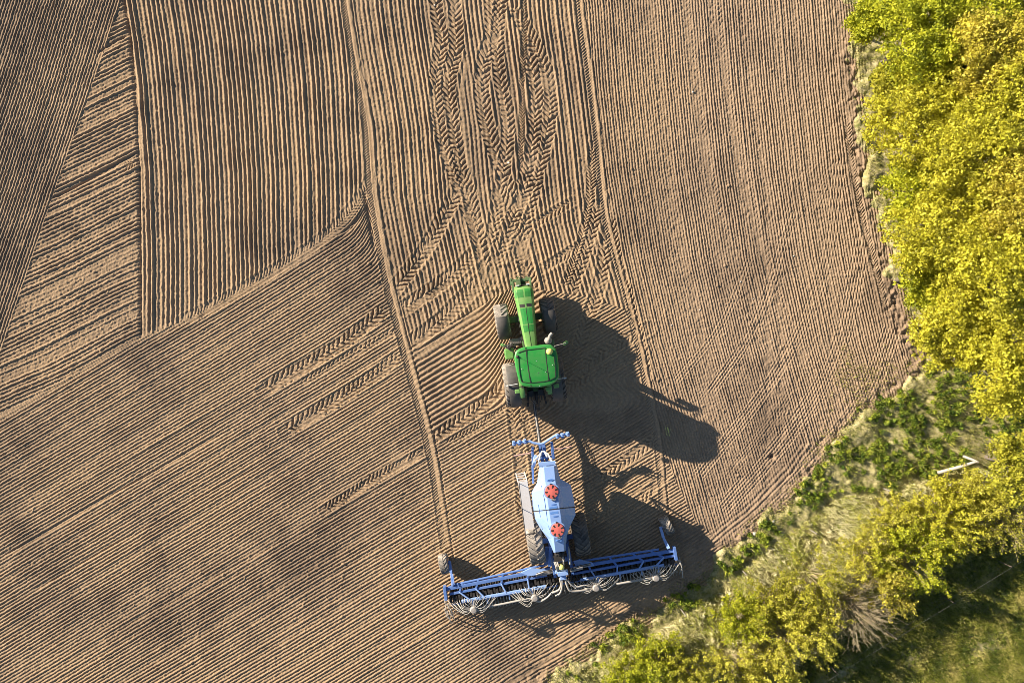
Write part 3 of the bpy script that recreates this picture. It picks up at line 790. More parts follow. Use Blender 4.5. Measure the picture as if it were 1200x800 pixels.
# rear linkage
mb = MB()
for s in (-1, 1):
    mb.bar((s * 0.36, -0.4, 0.75), (s * 0.44, -1.15, 0.55), 0.09, 0.14); mb.bar((s * 0.30, -0.4, 1.35), (s * 0.42, -0.85, 1.30), 0.08, 0.1)
    mb.bar((s * 0.42, -0.85, 1.28), (s * 0.42, -0.95, 0.6), 0.06, 0.06); mb.bar((s * .25, -.35, 1.5), (s * .2, -.62, 1.45), .25, .22)
mb.bar((0, -0.4, 0.55), (0, -1.12, 0.50), 0.16, 0.10); mb.bar((0, -0.45, 1.15), (0.03, -0.95, 1.0), 0.09, 0.09); mb.box((0, -0.5, 1.0), (0.7, 0.3, 0.7))
mb.build('rear_hitch', M['black'], trac, bevel=0.015)
for k, (x0, x1, h) in enumerate(((-0.22, -0.06, 1.5), (-0.12, -0.02, 1.6), (0.0, 0.03, 1.45), (0.12, 0.05, 1.55), (0.2, 0.08, 1.4))):
    MB().tube([(x0, -0.5, h), (x0 * 1.2, -0.8, h + 0.05 * (k % 2)), (x1 + .05 * (k % 2), -1.1, 1.1), (x1, -1.35, 0.95)], 0.018, 6).build('hydraulic_hose', M['black'], trac, smooth=60)

# ------------------------------------------------------------------ seed drill
D_RZ = math.radians(9.5)
dc_ = W(653.5, 630.5, 1.0)
drill = empty('seed_drill', (dc_[0], dc_[1], 0.0), D_RZ)
tag(drill, 'wide blue trailed seed drill with red tank lids hitched behind the green tractor', 'seed drill')
def DL(px, py, h):
    p = W(px, py, h); dx, dy = p[0] - dc_[0], p[1] - dc_[1]
    c, s = math.cos(D_RZ), math.sin(D_RZ)
    return (dx * c + dy * s, -dx * s + dy * c, h)
for s in (-1, 1):
    wheel(drill, (s * 1.08, 0.02 * s, 0.97), 1.0, 0.74, 0.48, 20, M['grey'], M['tyre_dusty_sunlit' if s < 0 else 'tyre'], outer=s, lh=0.055)
# main frame
mb = MB()
for s in (-1, 1):
    mb.bar((s * 0.42, 2.4, 1.0), (s * 0.42, -1.8, 1.0), 0.14, 0.2)
mb.box((0, 0, 0.98), (1.5, 0.22, 0.22)); mb.box((0, 2.1, 1.0), (0.9, 0.16, 0.2)); mb.box((0, -1.0, 1.0), (0.9, 0.2, 0.24))
mb.bar((0.42, 2.4, 1.0), (0, 4.2, 0.9), 0.14, 0.18); mb.bar((-0.42, 2.4, 1.0), (0, 4.2, 0.9), 0.14, 0.18)
mb.bar(DL(645, 640, 1.4), DL(644, 663, 1.4), 0.16, 0.16); mb.bar(DL(664, 636, 1.4), DL(667.5, 660, 1.4), 0.14, 0.14)
mb.bar(DL(641, 640, 1.0), DL(640, 660, 1.0), 0.2, 0.2)
mb.bar(DL(624, 523, 1.5), DL(624.5, 545, 1.3), 0.11, 0.14); mb.bar(DL(646.5, 518, 1.5), DL(648.5, 537, 1.3), 0.13, 0.16)
mb.bar(DL(624, 545, 1.2), DL(625, 566, 1.2), 0.10, 0.2); mb.bar(DL(624, 538, 1.1), DL(650, 534, 1.1), 0.10, 0.12)
mb.box(DL(635.5, 526, 1.0), (0.34, 0.5, 0.3))
mb.build('frame', M['blue'], drill, bevel=0.015)
mb = MB(); mb.tube([DL(625.8, 469, 0.62), DL(627.5, 484, 0.8), DL(632.8, 520, 0.95), DL(634, 530, 0.95)], [0.07, 0.075, 0.085, 0.1], 12)
mb.build('drawbar', M['steel'], drill, smooth=40)
for k, (o1, o2) in enumerate(((-1.2, -1.5), (1.0, 1.6))):
    MB().tube([DL(626 + o1, 473, 1.0), DL(628.5 + o1, 492, 0.98), DL(631 + o2, 508, 1.1), DL(633 + o2, 528, 1.15)], 0.018, 6).build('hydraulic_hose', M['black'], drill, smooth=60)
z10 = lambda a, b, h: DL(590 + a / 10.667, 475 + b / 10.667, h)
rail = MB().tube([z10(110, 472, 1.62), z10(240, 455, 1.62), z10(330, 445, 1.62), z10(370, 465, 1.62), z10(460, 482, 1.62), z10(500, 470, 1.62), z10(570, 425, 1.62), z10(640, 380, 1.62), z10(700, 375, 1.62), z10(830, 350, 1.62)], 0.06, 10).build('front_rail', M['tank_blue'], drill, smooth=40)
for (a, b) in ((128, 462), (198, 455), (268, 440), (672, 372), (736, 365), (802, 348)):
    q = z10(a, b, 1.62); mb = MB(); mb.box((q[0], q[1], q[2]), (0.14, 0.16, 0.20)); mb.tube([(q[0], q[1], q[2] + .05), (q[0] - .02, q[1] + .06, q[2] + .34)], 0.035, 8); mb.box((q[0], q[1] - .1, q[2] - .02), (0.16, 0.1, 0.1))
    mb.build('hose_coupling', M['tank_blue'], rail, bevel=0.015)
for pts in (((130, 630), (190, 616), (300, 600), (350, 586)), ((620, 540), (720, 540), (790, 524), (850, 510))):
    MB().tube([z10(a, b, 1.15) for a, b in pts], 0.032, 8).build('warning_rod', M['pink'], drill, smooth=40)
for pts in (((440, 705), (462, 620), (480, 575), (505, 570), (520, 590), (545, 640)), ((510, 575), (560, 610), (600, 690), (660, 715)), ((380, 690), (420, 650), (462, 600))):
    MB().tube([z10(a, b, 2.2 + 0.5 * (b - 570) / 130) for a, b in pts], 0.04, 8).build('hand_rail', M['whitepaint'], drill, smooth=40)
mb = MB(); mb.bar(z10(440, 735, 3.0), z10(650, 712, 3.0), 0.18, 0.07); mb.build('front_cover', M['tank_blue'], drill, bevel=0.02)
MB().bar(z10(380, 740, 2.2), z10(395, 640, 2.0), 0.14, 0.5).build('front_platform', M['tank_blue'], drill, bevel=0.02)

# tank
ST = [  # outerL, midL, ridgeL, ridgeR, midR, outerR (photo px), heights outer/mid/ridge, hopper width factor
    ((632, 548), (634, 547.5), (637, 547), (649.5, 545.8), (651, 545.5), (652.5, 545.2), 2.55, 2.85, 3.05, 0.55),
    ((629.5, 566), (634, 565), (638.7, 564), (651, 562.5), (653, 562), (656.5, 561), 2.45, 2.88, 3.12, 0.5),
    ((623, 577), (632, 574.5), (639.7, 572.5), (652.2, 570.8), (657, 570), (668.8, 568), 2.3, 2.9, 3.2, 0.45),
    ((624.2, 592), (633.5, 591), (642, 590), (655, 588.6), (660, 588), (672.8, 587), 2.25, 2.9, 3.2, 0.4),
    ((627, 608), (636, 607), (644.5, 606), (657.5, 604.5), (662, 604), (674.5, 603), 2.25, 2.9, 3.2, 0.4),
    ((634, 620), (640.5, 619), (646.6, 618.4), (659, 617.2), (662.5, 617), (668, 616), 2.25, 2.85, 3.18, 0.4),
    ((642, 631), (645.5, 630.5), (648.6, 630), (660.5, 628.8), (662, 628.5), (664.2, 628), 2.3, 2.8, 3.12, 0.45),
    ((649, 647.5), (649.8, 647.3), (650.6, 647), (661.3, 645.6), (662, 645.4), (662.8, 645.2), 2.2, 2.5, 2.85, 0.6)]
rings = []
for (oL, mL, rL, rR, mR, oR, h0, h1, h2, hk) in ST:
    a, b, c, d, e, f = DL(*oL, h0), DL(*mL, h1), DL(*rL, h2), DL(*rR, h2), DL(*mR, h1), DL(*oR, h0)
    m_ = ((a[0] + f[0]) / 2, (a[1] + f[1]) / 2)
    lo = 1.35
    bL = (m_[0] + (a[0] - m_[0]) * hk, m_[1] + (a[1] - m_[1]) * 0.9, lo); bR = (m_[0] + (f[0] - m_[0]) * hk, m_[1] + (f[1] - m_[1]) * 0.9, lo)
    a1 = (a[0], a[1], h0 - 0.12); f1 = (f[0], f[1], h0 - 0.12)
    rings.append([bL, a1, a, b, c, d, e, f, f1, bR])
tank = MB().loft(rings).build('tank', M['tank_blue'], drill, bevel=0.02)
# seam across the tank (two hoppers)
def ring_at(i, j, t, lift):
    out = []
    for p0, p1 in zip(rings[i][1:9], rings[j][1:9]):
        out.append(Vector(p0).lerp(Vector(p1), t))
    return out
mb = MB(); r1 = ring_at(3, 4, 0.40, 0); r2 = ring_at(3, 4, 0.46, 0)
cen = sum((q for q in r1), Vector()) / len(r1); cen.z = 1.6
up = lambda q: tuple(q + (q - cen).normalized() * 0.014)
mb.loft([[up(q) for q in r1] + [tuple(q + (cen - q) * .04) for q in reversed(r1)], [up(q) for q in r2] + [tuple(q + (cen - q) * .04) for q in reversed(r2)]])
mb.build('tank_seam', M['black'], tank)
# left side panel lines
z6 = lambda a, b, h: DL(600 + a / 10, 540 + b / 10, h)
def on_left(a, b):
    """point on the left slope for a 10x crop pixel (two facets), found by sampling the slope"""
    px, py = 600 + a / 10, 540 + b / 10
    best = None
    for i in range(len(ST) - 1):
        for tt in range(11):
            t = tt / 10
            for k0, k1, in ((2, 3), (3, 4)):
                P0 = Vector(rings[i][k0]).lerp(Vector(rings[i + 1][k0]), t); P1 = Vector(rings[i][k1]).lerp(Vector(rings[i + 1][k1]), t)
                for ss in range(9):
                    P = P0.lerp(P1, ss / 8)
                    q = DL(px, py, P.z); d = (P.x - q[0]) ** 2 + (P.y - q[1]) ** 2
                    if best is None or d < best[0]: best = (d, P)
    return best[1] + Vector((-0.008, 0, 0.012))
for ln in (((345, 280), (385, 460), (405, 640), (440, 800)), ((315, 510), (335, 640), (360, 800)), ((245, 566), (390, 563))):
    pts = [on_left(*q) for q in ln]; MB().tube(pts, 0.012, 5).build('panel_line', M['mark_blue'], tank)
for (a, b) in ((465, 357), (535, 805)):
    q = Vector(z6(a, b, 3.22)); mb = MB()
    mb.lathe([(0.30, -0.06), (0.31, 0.0), (0.30, 0.05), (0.285, 0.075), (0.12, 0.095), (0, 0.10)], c=q, n=40)
    lid = mb.build('tank_lid', M['red'], tank, smooth=35)
    mb = MB()
    for k in range(7):
        an = k * 2 * math.pi / 7 + 0.35
        mb.box((q.x + math.cos(an) * 0.225, q.y + math.sin(an) * 0.225, q.z + 0.075), (0.14, 0.065, 0.03), rz=an)
    mb.build('lid_slot', M['black'], lid)
    mb = MB(); mb.box((q.x + 0.02, q.y - 0.36, q.z + 0.01), (0.16, 0.10, 0.07)); mb.tube([(q.x - .10, q.y - .34, q.z + .045), (q.x + .14, q.y - .34, q.z + .045)], 0.02, 8); mb.build('lid_hinge', M['steel'], lid)
    MB().box((q.x, q.y + 0.335, q.z + 0.02), (0.07, 0.07, 0.07)).build('lid_latch', M['black'], lid, bevel=.01)
    mb = MB(); mb.lathe([(0.36, -0.05), (0.36, 0.012), (0.31, 0.012), (0.31, -0.05)], c=q, n=40, closed=True); mb.build('lid_collar', M['tank_blue'], lid, smooth=35)
# embossed marks on the tank top
def ell(c, rx, ry, rz, z, th=0.008):
    mb = MB(); P = []
    for k in range(28):
        t = 2 * math.pi * k / 28; x, y = rx * math.cos(t), ry * math.sin(t)
        P.append((c[0] + x * math.cos(rz) - y * math.sin(rz), c[1] + x * math.sin(rz) + y * math.cos(rz)))
    return mb.prism(P, z - 0.04, z + th)
M['mark'] = paint('embossed_mark', (0.10, 0.24, 0.58), 0.45, dust=0.1, dustcol=(.3, .4, .55))
def ring_mark(a, b, h, rx, ry):
    c = z6(a, b, h); mb = MB(); n = 28
    inner, outer = [], []
    for k in range(n):
        t = 2 * math.pi * k / n
        outer.append((c[0] + rx * math.cos(t), c[1] + ry * math.sin(t))); inner.append((c[0] + rx * .72 * math.cos(t), c[1] + ry * .6 * math.sin(t)))
    vs = [(x, y, h + .006) for x, y in outer] + [(x, y, h + .006) for x, y in inner] + [(x, y, h - .05) for x, y in outer] + [(x, y, h - .05) for x, y in inner]
    fs = []
    for k in range(n):
        j = (k + 1) % n
        fs += [(k, j, n + j, n + k), (k, 2 * n + k, 2 * n + j, j), (n + k, n + j, 3 * n + j, 3 * n + k), (2 * n + k, 3 * n + k, 3 * n + j, 2 * n + j)]
    mb.add(vs, fs)
    mb.box((c[0], c[1], h - .02), (rx * 1.1, ry * .28, .054))
    mb.build('emblem', M['mark'], tank)
ring_mark(447, 225, 3.14, 0.15, 0.055); ring_mark(552, 932, 3.10, 0.15, 0.05)
for (a, b) in ((492, 510), (515, 648)):
    c = z6(a, b, 3.2); mb = MB()
    for k in range(5): mb.box((c[0] - .1 + .05 * k, c[1], 3.185), (0.03, 0.07, 0.044))
    mb.build('emblem', M['mark'], tank)
for (a, b) in ((485, 545), (495, 605)):
    c = z6(a, b, 3.2); MB().box((c[0], c[1], 3.185), (0.36, 0.10, 0.04)).build('top_step', M['mark'], tank)
# walkway
wk = [DL(607.2, 565, 1.5), DL(618, 563, 1.5), DL(622.5, 592, 1.5), DL(627, 623, 1.5), DL(615.2, 626, 1.5)]
walk = MB().prism([(q[0], q[1]) for q in wk], 1.45, 1.5).build('walkway', M['walk'], drill, bevel=0.008)
mb = MB()
for i in range(4):
    q0, q1 = Vector(DL(607.2, 565 - i * 0.0, 1.2)), Vector(DL(617.5, 563.5, 1.2))
    mb.bar(q0 + Vector((-.02 * i, .06 + .07 * i, -.25 * i)), q1 + Vector((-.02 * i, .06 + .07 * i, -.25 * i)), 0.05, 0.03)
for q_ in (q0, q1):
    mb.bar(q_ + Vector((0, 0.02, .1)), q_ + Vector((-.06, .30, -.8)), .04, .05)
mb.build('ladder', M['walk'], walk)
inn = [Vector(DL(620.4, 575, 1.5)), Vector(DL(624.5, 598, 1.5)), Vector(DL(628.5, 621, 1.5))]
outr = [Vector(DL(608.5, 566, 1.5)), Vector(DL(612.2, 596, 1.5)), Vector(DL(616.0, 625, 1.5))]
mb = MB(); z = Vector((0, 0, 1))
mb.tube([inn[0] + z * 0.0, inn[0] + z * 0.35, inn[1] + z * 0.35, inn[2] + z * 0.35, inn[2]], 0.022, 8)
mb.tube([outr[0], outr[0] + z * 1.0, outr[1] + z * 1.0, outr[2] + z * 1.0, outr[2]], 0.018, 8); mb.tube([outr[0] + z * .5, outr[1] + z * .5, outr[2] + z * .5], 0.014, 6)
mb.tube([outr[1], outr[1] + z], 0.018, 8)
mb.build('railing', M['black'], walk, smooth=50)
mb = MB(); mb.tube([inn[2] + z * .1, Vector(DL(636, 627, 1.6)), Vector(DL(640, 629, 1.9))], 0.03, 8); mb.tube([DL(617, 626, 1.7), DL(626, 623.5, 1.8), DL(636, 628, 1.9)], 0.025, 8); mb.build('hand_rail', M['black'], drill, smooth=50)
mb = MB()
for (x, y, h, r) in ((652, 649, 2.0, .09), (655, 648, 2.2, .08), (659, 648, 2.1, .09)):
    mb.lathe([(0, -.3), (r, -.3), (r, .12), (0, .15)], c=DL(x, y, h), n=12)
mb.box(DL(655, 652, 1.5), (0.5, 0.3, 0.5)); mb.build('metering_unit', M['black'], drill, smooth=40)
for k, (p0, p1) in enumerate((((651, 658), (654, 668)), ((653, 658), (655.5, 667)), ((659.5, 652), (660.5, 662)), ((649.5, 658), (653, 669)), ((666, 640), (668, 661)))):
    MB().tube([DL(*p0, 1.9), DL((p0[0] + p1[0]) / 2 + .4, (p0[1] + p1[1]) / 2, 2.0), DL(*p1, 1.7)], 0.035, 8).build('hydraulic_hose', M['white'], drill, smooth=60)
q = DL(658, 664, 1.9); MB().lathe([(0.05, -0.5), (0.05, -0.02), (0.115, 0.0), (0.13, 0.05), (0.115, 0.12), (0.06, 0.165), (0, 0.17)], c=q, n=24).build('receiver_dome', M['dome'], drill, smooth=40)
mb = MB(); mb.box(DL(659.5, 671, 1.7), (0.50, 0.20, 0.24)); mb.box(DL(652.5, 669.5, 1.6), (0.16, 0.12, 0.16)); mb.box(DL(659, 671.5, 1.1), (0.3, 0.3, 1.0)); mb.build('centre_box', M['tank_blue'], drill, bevel=0.02)

# ---- wings
def lerp2(a, b, t): return (a[0] + (b[0] - a[0]) * t, a[1] + (b[1] - a[1]) * t)
def wing(side, b1, b2, b3, b4, ties, plate, cyl, hinge):
    mb = MB(); h = 0.95
    mb.tube([DL(*b1[0], h), DL(*b1[1], h)], 0.055, 8)
    mb.bar(DL(*b2[0], h), DL(*b2[1], h), 0.15, 0.15); mb.bar(DL(*b3[0], h - .03), DL(*b3[1], h - .03), 0.11, 0.11)
    for t in ties:
        mb.bar(DL(*lerp2(*b1, t), h), DL(*lerp2(*b3, t), h), 0.09, 0.13)
    mb.bar(DL(*plate[0], h), DL(*plate[1], h), 0.14, 0.34)
    for t in (0.03, .5, .97): 
        mb.bar(DL(*lerp2(*b2, t), h), DL(*lerp2(*b2, t), 0.45), 0.1, 0.1)
    fr = mb.build('wing_frame', M['blue'], drill, bevel=0.012)
    mb = MB(); mb.bar(DL(*b4[0], h + .02), DL(*b4[1], h + .02), 0.12, 0.12)
    for t in ties:
        mb.bar(DL(*lerp2(*b3, t), h + .05), DL(*lerp2(*b4, t * 1.0), h + .05), 0.07, 0.08)
        mb.bar(DL(*lerp2(*b4, min(.98, t + .03)), h), DL(lerp2(*b4, min(.98, t + .03))[0] + 1, lerp2(*b4, t)[1] + 7, h - .1), 0.07, 0.08)
    mb.build('rear_beam', M['tank_blue'], fr, bevel=0.012)
    MB().prism([DL(*q, 1.2)[:2] for q in hinge], 1.08, 1.18).build('hinge_plate', M['tank_blue'], fr, bevel=0.012)
    mb = MB(); a, b = Vector(DL(*cyl[0], 1.35)), Vector(DL(*cyl[1], 1.35)); m_ = a.lerp(b, 0.62)
    mb.tube([a, m_], 0.10, 12); mb.tube([m_, b], 0.045, 10); mb.bar(a + Vector((0, .05, .09)), m_ + Vector((0, .05, .09)), 0.05, 0.05); mb.build('fold_cylinder', M['grey'], fr, smooth=40)
    for k in range(3):
        o_ = 0.8 * k - .8
        MB().tube([DL(cyl[0][0], cyl[0][1] + o_ - 1, 1.5), DL((cyl[0][0] + cyl[1][0]) / 2, (cyl[0][1] + cyl[1][1]) / 2 - 2 + o_, 1.62), DL(cyl[1][0], cyl[1][1] - 1.2 + o_, 1.4)], 0.016, 6).build('hydraulic_hose', M['steel' if k == 1 else 'black'], fr, smooth=60)
    return fr
LB = (((531, 685), (641, 661)), ((523, 689.5), (645, 666)), ((527, 695.5), (641, 673.5)), ((541, 704), (640, 686.5)))
RB = (((668, 659), (772, 643.2)), ((668, 665), (790, 644.5)), ((671, 672), (790, 650.5)), ((680, 679), (778, 661.5)))
wl = wing(-1, *LB, (0.10, 0.27, 0.53, 0.80), ((521, 686), (523, 702)), ((647, 669), (628, 674)), ((610, 671), (622, 665.5), (643, 668.5), (641, 671.5), (620, 675)))
wr = wing(1, *RB, (0.18, 0.44, 0.70, 0.90), ((789.5, 640), (792, 655)), ((668, 668), (692, 661.5)), ((672, 657.5), (679, 655), (694, 659), (697, 663), (676, 666)))
# end wheels
for (c, rz, pts, fr) in (((520.8, 660), math.radians(5), ((526.8, 657), (529, 671), (530.5, 686)), wl), ((781, 615), math.radians(17), ((773.8, 617), (777.5, 630), (783, 643)), wr)):
    q = DL(*c, 0.45)
    arm = MB(); arm.bar(DL(*pts[0], .55), DL(*pts[1], .8), 0.12, 0.2); arm.bar(DL(*pts[1], .8), DL(*pts[2], 1.05), 0.10, 0.16)
    a2 = DL(*pts[0], .5); arm.tube([(a2[0], a2[1] - .1, .5), (q[0], q[1], .5)], 0.05, 8)
    arm.bar(DL(pts[1][0] + 1.5, pts[1][1] + 1, .95), DL(pts[2][0] + 2, pts[2][1] - 1, 1.15), 0.05, 0.06)
    ao = arm.build('wheel_arm', M['blue' if fr is wl else 'tank_blue'], fr, bevel=0.012)
    wheel(drill, (q[0], q[1], 0.46), 0.48, 0.42, 0.24, 16, M['red'], M['tyre_dusty_sunlit'], rz=rz - 0.0, outer=-1 if fr is wl else 1, lh=0.03)
    wheel_o = drill.children[-1]
# coulters and harrow tines
for fr, A, B in ((wl, (528, 693), (640, 671)), (wr, (671, 669), (788, 648))):  # black rollers added under the beams to give a dark background
    a_, b_ = Vector(DL(A[0], A[1], 0)), Vector(DL(B[0], B[1], 0)); d_ = (b_ - a_); L_ = d_.length; nrib = int(L_ / 0.125)
    prof = []
    for k in range(nrib):
        t0_ = k / nrib * L_
        prof += [(0.20, t0_), (0.27, t0_ + 0.03), (0.27, t0_ + 0.055), (0.20, t0_ + 0.085)]
    ro = MB().lathe(prof, axis='X', n=18).build('dark_fill_roller', M['black'], fr, smooth=35, loc=(a_.x, a_.y, 0.26)); ro.rotation_euler = (0, 0, math.atan2(d_.y, d_.x))
def along(side, n):
    for k in range(n):
        yield k, (k + 0.5) / n
def coulter(px, py, rx):
    q = Vector(DL(px, py, 0.75)); mb = MB()
    mb.box(q + Vector((0, 0.12, 0.1)), (0.10, 0.26, 0.16)); mb.tube([q + Vector((0, 0.42, 0.12)), q + Vector((0, 0.05, 0.06)), q + Vector((0, -0.14, -0.2)), q + Vector((0, -0.2, -0.46))], 0.028, 6)
    mb.lathe([(0.0, -0.008), (0.19, -0.004), (0.19, 0.004), (0.0, 0.008)], c=(q.x + 0.03, q.y - 0.2, 0.19), axis='X', n=18)
    mb.lathe([(0.0, -0.03), (0.13, -0.03), (0.15, 0), (0.13, 0.03), (0, 0.03)], c=(q.x, q.y - 0.48, 0.16), axis='X', n=16)
    mb.bar(q + Vector((0, -0.1, -0.1)), (q.x, q.y - .48, .17), 0.03, 0.05)
    return mb
NC = 36
for fr, A, B in ((wl, (527, 703), (650, 681)), (wr, (664, 681), (793, 658.5))):
    for k, t in along(fr, NC):
        p_ = lerp2(A, B, t); coulter(p_[0], p_[1] - (1.6 if k % 2 else -1.2), 0).build('coulter', M['black'], fr, smooth=40)
for fr, A, B in ((wl, (531, 716.5), (655, 694)), (wr, (660, 692), (799, 668.5))):
    for k, t in along(fr, NC):
        p_ = lerp2(A, B, t); q = Vector(DL(p_[0], p_[1], 0.55)); j = rnd.uniform(-.02, .02)
        mb = MB(); mb.tube([q + Vector((0, 0.36, 0.1)), q + Vector((0, 0.1, 0.1)), q + Vector((j, -0.04, 0.02)), q + Vector((0.02 + j, -0.08, -0.18)), q + Vector((0.04 + j, -0.2, -0.46)), q + Vector((0.05 + j, -0.34, -0.52))], 0.017, 6)
        mb.lathe([(.035, -.03), (.035, .03)], c=(q.x, q.y + .02, q.z + .05), axis='X', n=8)
        mb.build('harrow_tine', M['steel'], fr, smooth=60)
    MB().bar((Vector(DL(A[0], A[1], .62)) + Vector((0, .36, .02))), (Vector(DL(B[0], B[1], .62)) + Vector((0, .36, .02))), 0.06, 0.06).build('harrow_bar', M['blue'], fr)
# crumbled outer harrow sections
for fr, pts in ((wl, ((523, 705), (527, 709), (523, 714), (529, 717), (525, 720), (533, 706))), (wr, ((785, 661), (790, 659), (794, 657), (797, 657)))):
    for (x, y) in pts:
        q = Vector(DL(x, y, .8)); mb = MB()
        mb.tube([q + Vector((0, .2, 0)), q, q + Vector((.03, -.3, -.1)), q + Vector((.06, -.55, -.35)), q + Vector((.1, -.62, -.7))], 0.022, 6)
        mb.tube([q + Vector((-.08, .1, .02)), q + Vector((-.05, -.1, .04)), q + Vector((.1, -.2, .0))], 0.02, 6)
        mb.build('side_tine', M['white'], fr, smooth=60)
MB().tube([DL(791, 656.5, .9), DL(796.5, 656, .95), DL(799, 664, .9), DL(800, 676, .7)], 0.03, 8).build('side_guard', M['white'], wr, smooth=60)
# distributor heads with their hoses
heads = ((wl, (555, 714.2), (523, 588), 8), (wl, (626.7, 700.2), (590, 655), -3), (wr, (698.5, 688.5), (662, 735), 6), (wr, (768.8, 676.8), (735, 800), 0))
for hi, (fr, c, span, _) in enumerate(heads):
    q = Vector(DL(c[0], c[1], 1.35)); mb = MB()
    mb.lathe([(0.05, -0.75), (0.05, -0.16), (0.13, -0.13), (0.165, -0.06), (0.165, 0.02), (0.14, 0.05), (0.13, 0.085), (0.0, 0.10)], c=q, n=24)
    head = mb.build('distributor_head', M['white'], fr, smooth=35)
    MB().lathe([(0.125, 0.08), (0.12, 0.11), (0, 0.12)], c=q, n=20).build('head_cap', M['grey'], head, smooth=35)
    A = Vector(DL(span[0], 0, .8)); 
    n = 20
    for k in range(n):
        t = (k + .5) / n
        px = span[0] + (span[1] - span[0]) * t
        # coulter line in the photo
        py = (703 + (px - 527) * (681 - 703) / 123) if fr is wl else (681 + (px - 664) * (658.5 - 681) / 129)
        fanout = (px - c[0]) / (span[1] - span[0]) * 2
        e = Vector(DL(px, py + rnd.uniform(-1.5, 2.0), 0.82))
        an = math.pi / 2 - fanout * 2.1 + rnd.uniform(-.1, .1)         # leave the head all round
        d_ = Vector((math.cos(an), math.sin(an), 0))
        s0 = q + d_ * 0.15 + Vector((0, 0, -.03)); s1 = q + d_ * (0.42 + .1 * rnd.random()) + Vector((0, 0, .02))
        mid = s1.lerp(e, rnd.uniform(.42, .65)) + Vector((rnd.uniform(-.05, .05), rnd.uniform(-.05, .05), rnd.uniform(.0, .16))) - Vector((0, 0.05, 0)) * abs(fanout)
        P = spline([tuple(s0), tuple(s1), tuple(mid), tuple(e)], 4)
        MB().tube([tuple(p_) for p_ in P], 0.0155, 6).build('seed_hose', M['white'], head, smooth=80)
# main supply hoses from the centre
z7 = lambda a, b, h: DL(600 + a / 10, 640 + b / 10, h)
for (pts, r) in ((((560, 375), (575, 450), (545, 510), (460, 545)), .05), (((590, 375), (585, 480), (560, 550), (510, 580)), .045),
                 (((620, 375), (650, 470), (690, 520), (780, 520), (880, 505), (960, 500)), .05), (((650, 390), (700, 450), (760, 475), (860, 450), (930, 470)), .045),
                 (((460, 545), (420, 590), (340, 640), (280, 640)), .045)):
    P = spline([z7(a, b, 1.5 - .3 * i / len(pts)) for i, (a, b) in enumerate(pts)], 5)
    MB().tube([tuple(p_) for p_ in P], r, 8).build('supply_hose', M['white'], drill, smooth=60)
for pts in (((567, 711.2), (590, 707), (611, 702.6), (622, 701)), ((722.5, 684), (740, 680.8), (757, 677.6), (765, 677))):
    MB().tube([DL(*p_, 1.15) for p_ in pts], 0.05, 10).build('supply_pipe', M['white'], drill, smooth=60)
# ------------------------------------------------------------------ vegetation
rg_ = np.random.default_rng(99)
def leaves_mesh(name, P, size, mat, parent=None, up=0.5, tint=None, elong=1.5):
    """P (N,3) leaf positions -> N rhombic leaves with random orientation"""
    n = len(P)
    nrm = rg_.standard_normal((n, 3)); nrm[:, 2] += up * 2; nrm /= np.linalg.norm(nrm, axis=1)[:, None]
    t = rg_.standard_normal((n, 3)); t -= nrm * (t * nrm).sum(1)[:, None]; t /= np.linalg.norm(t, axis=1)[:, None]
    b = np.cross(nrm, t)
    s = (size * rg_.uniform(0.5, 1.6, n))[:, None]
    v = np.stack([P - t * s * elong * .5, P + b * s * .5 - nrm * s * .12, P + t * s * elong * .5, P - b * s * .5 - nrm * s * .12], 1).reshape(-1, 3)
    f = np.arange(n * 4, dtype=np.int32).reshape(n, 4)
    ti = rg_.random(n) if tint is None else tint
    return npmesh(name, v, f, mat, {'tint': np.repeat(ti, 4)}, parent)

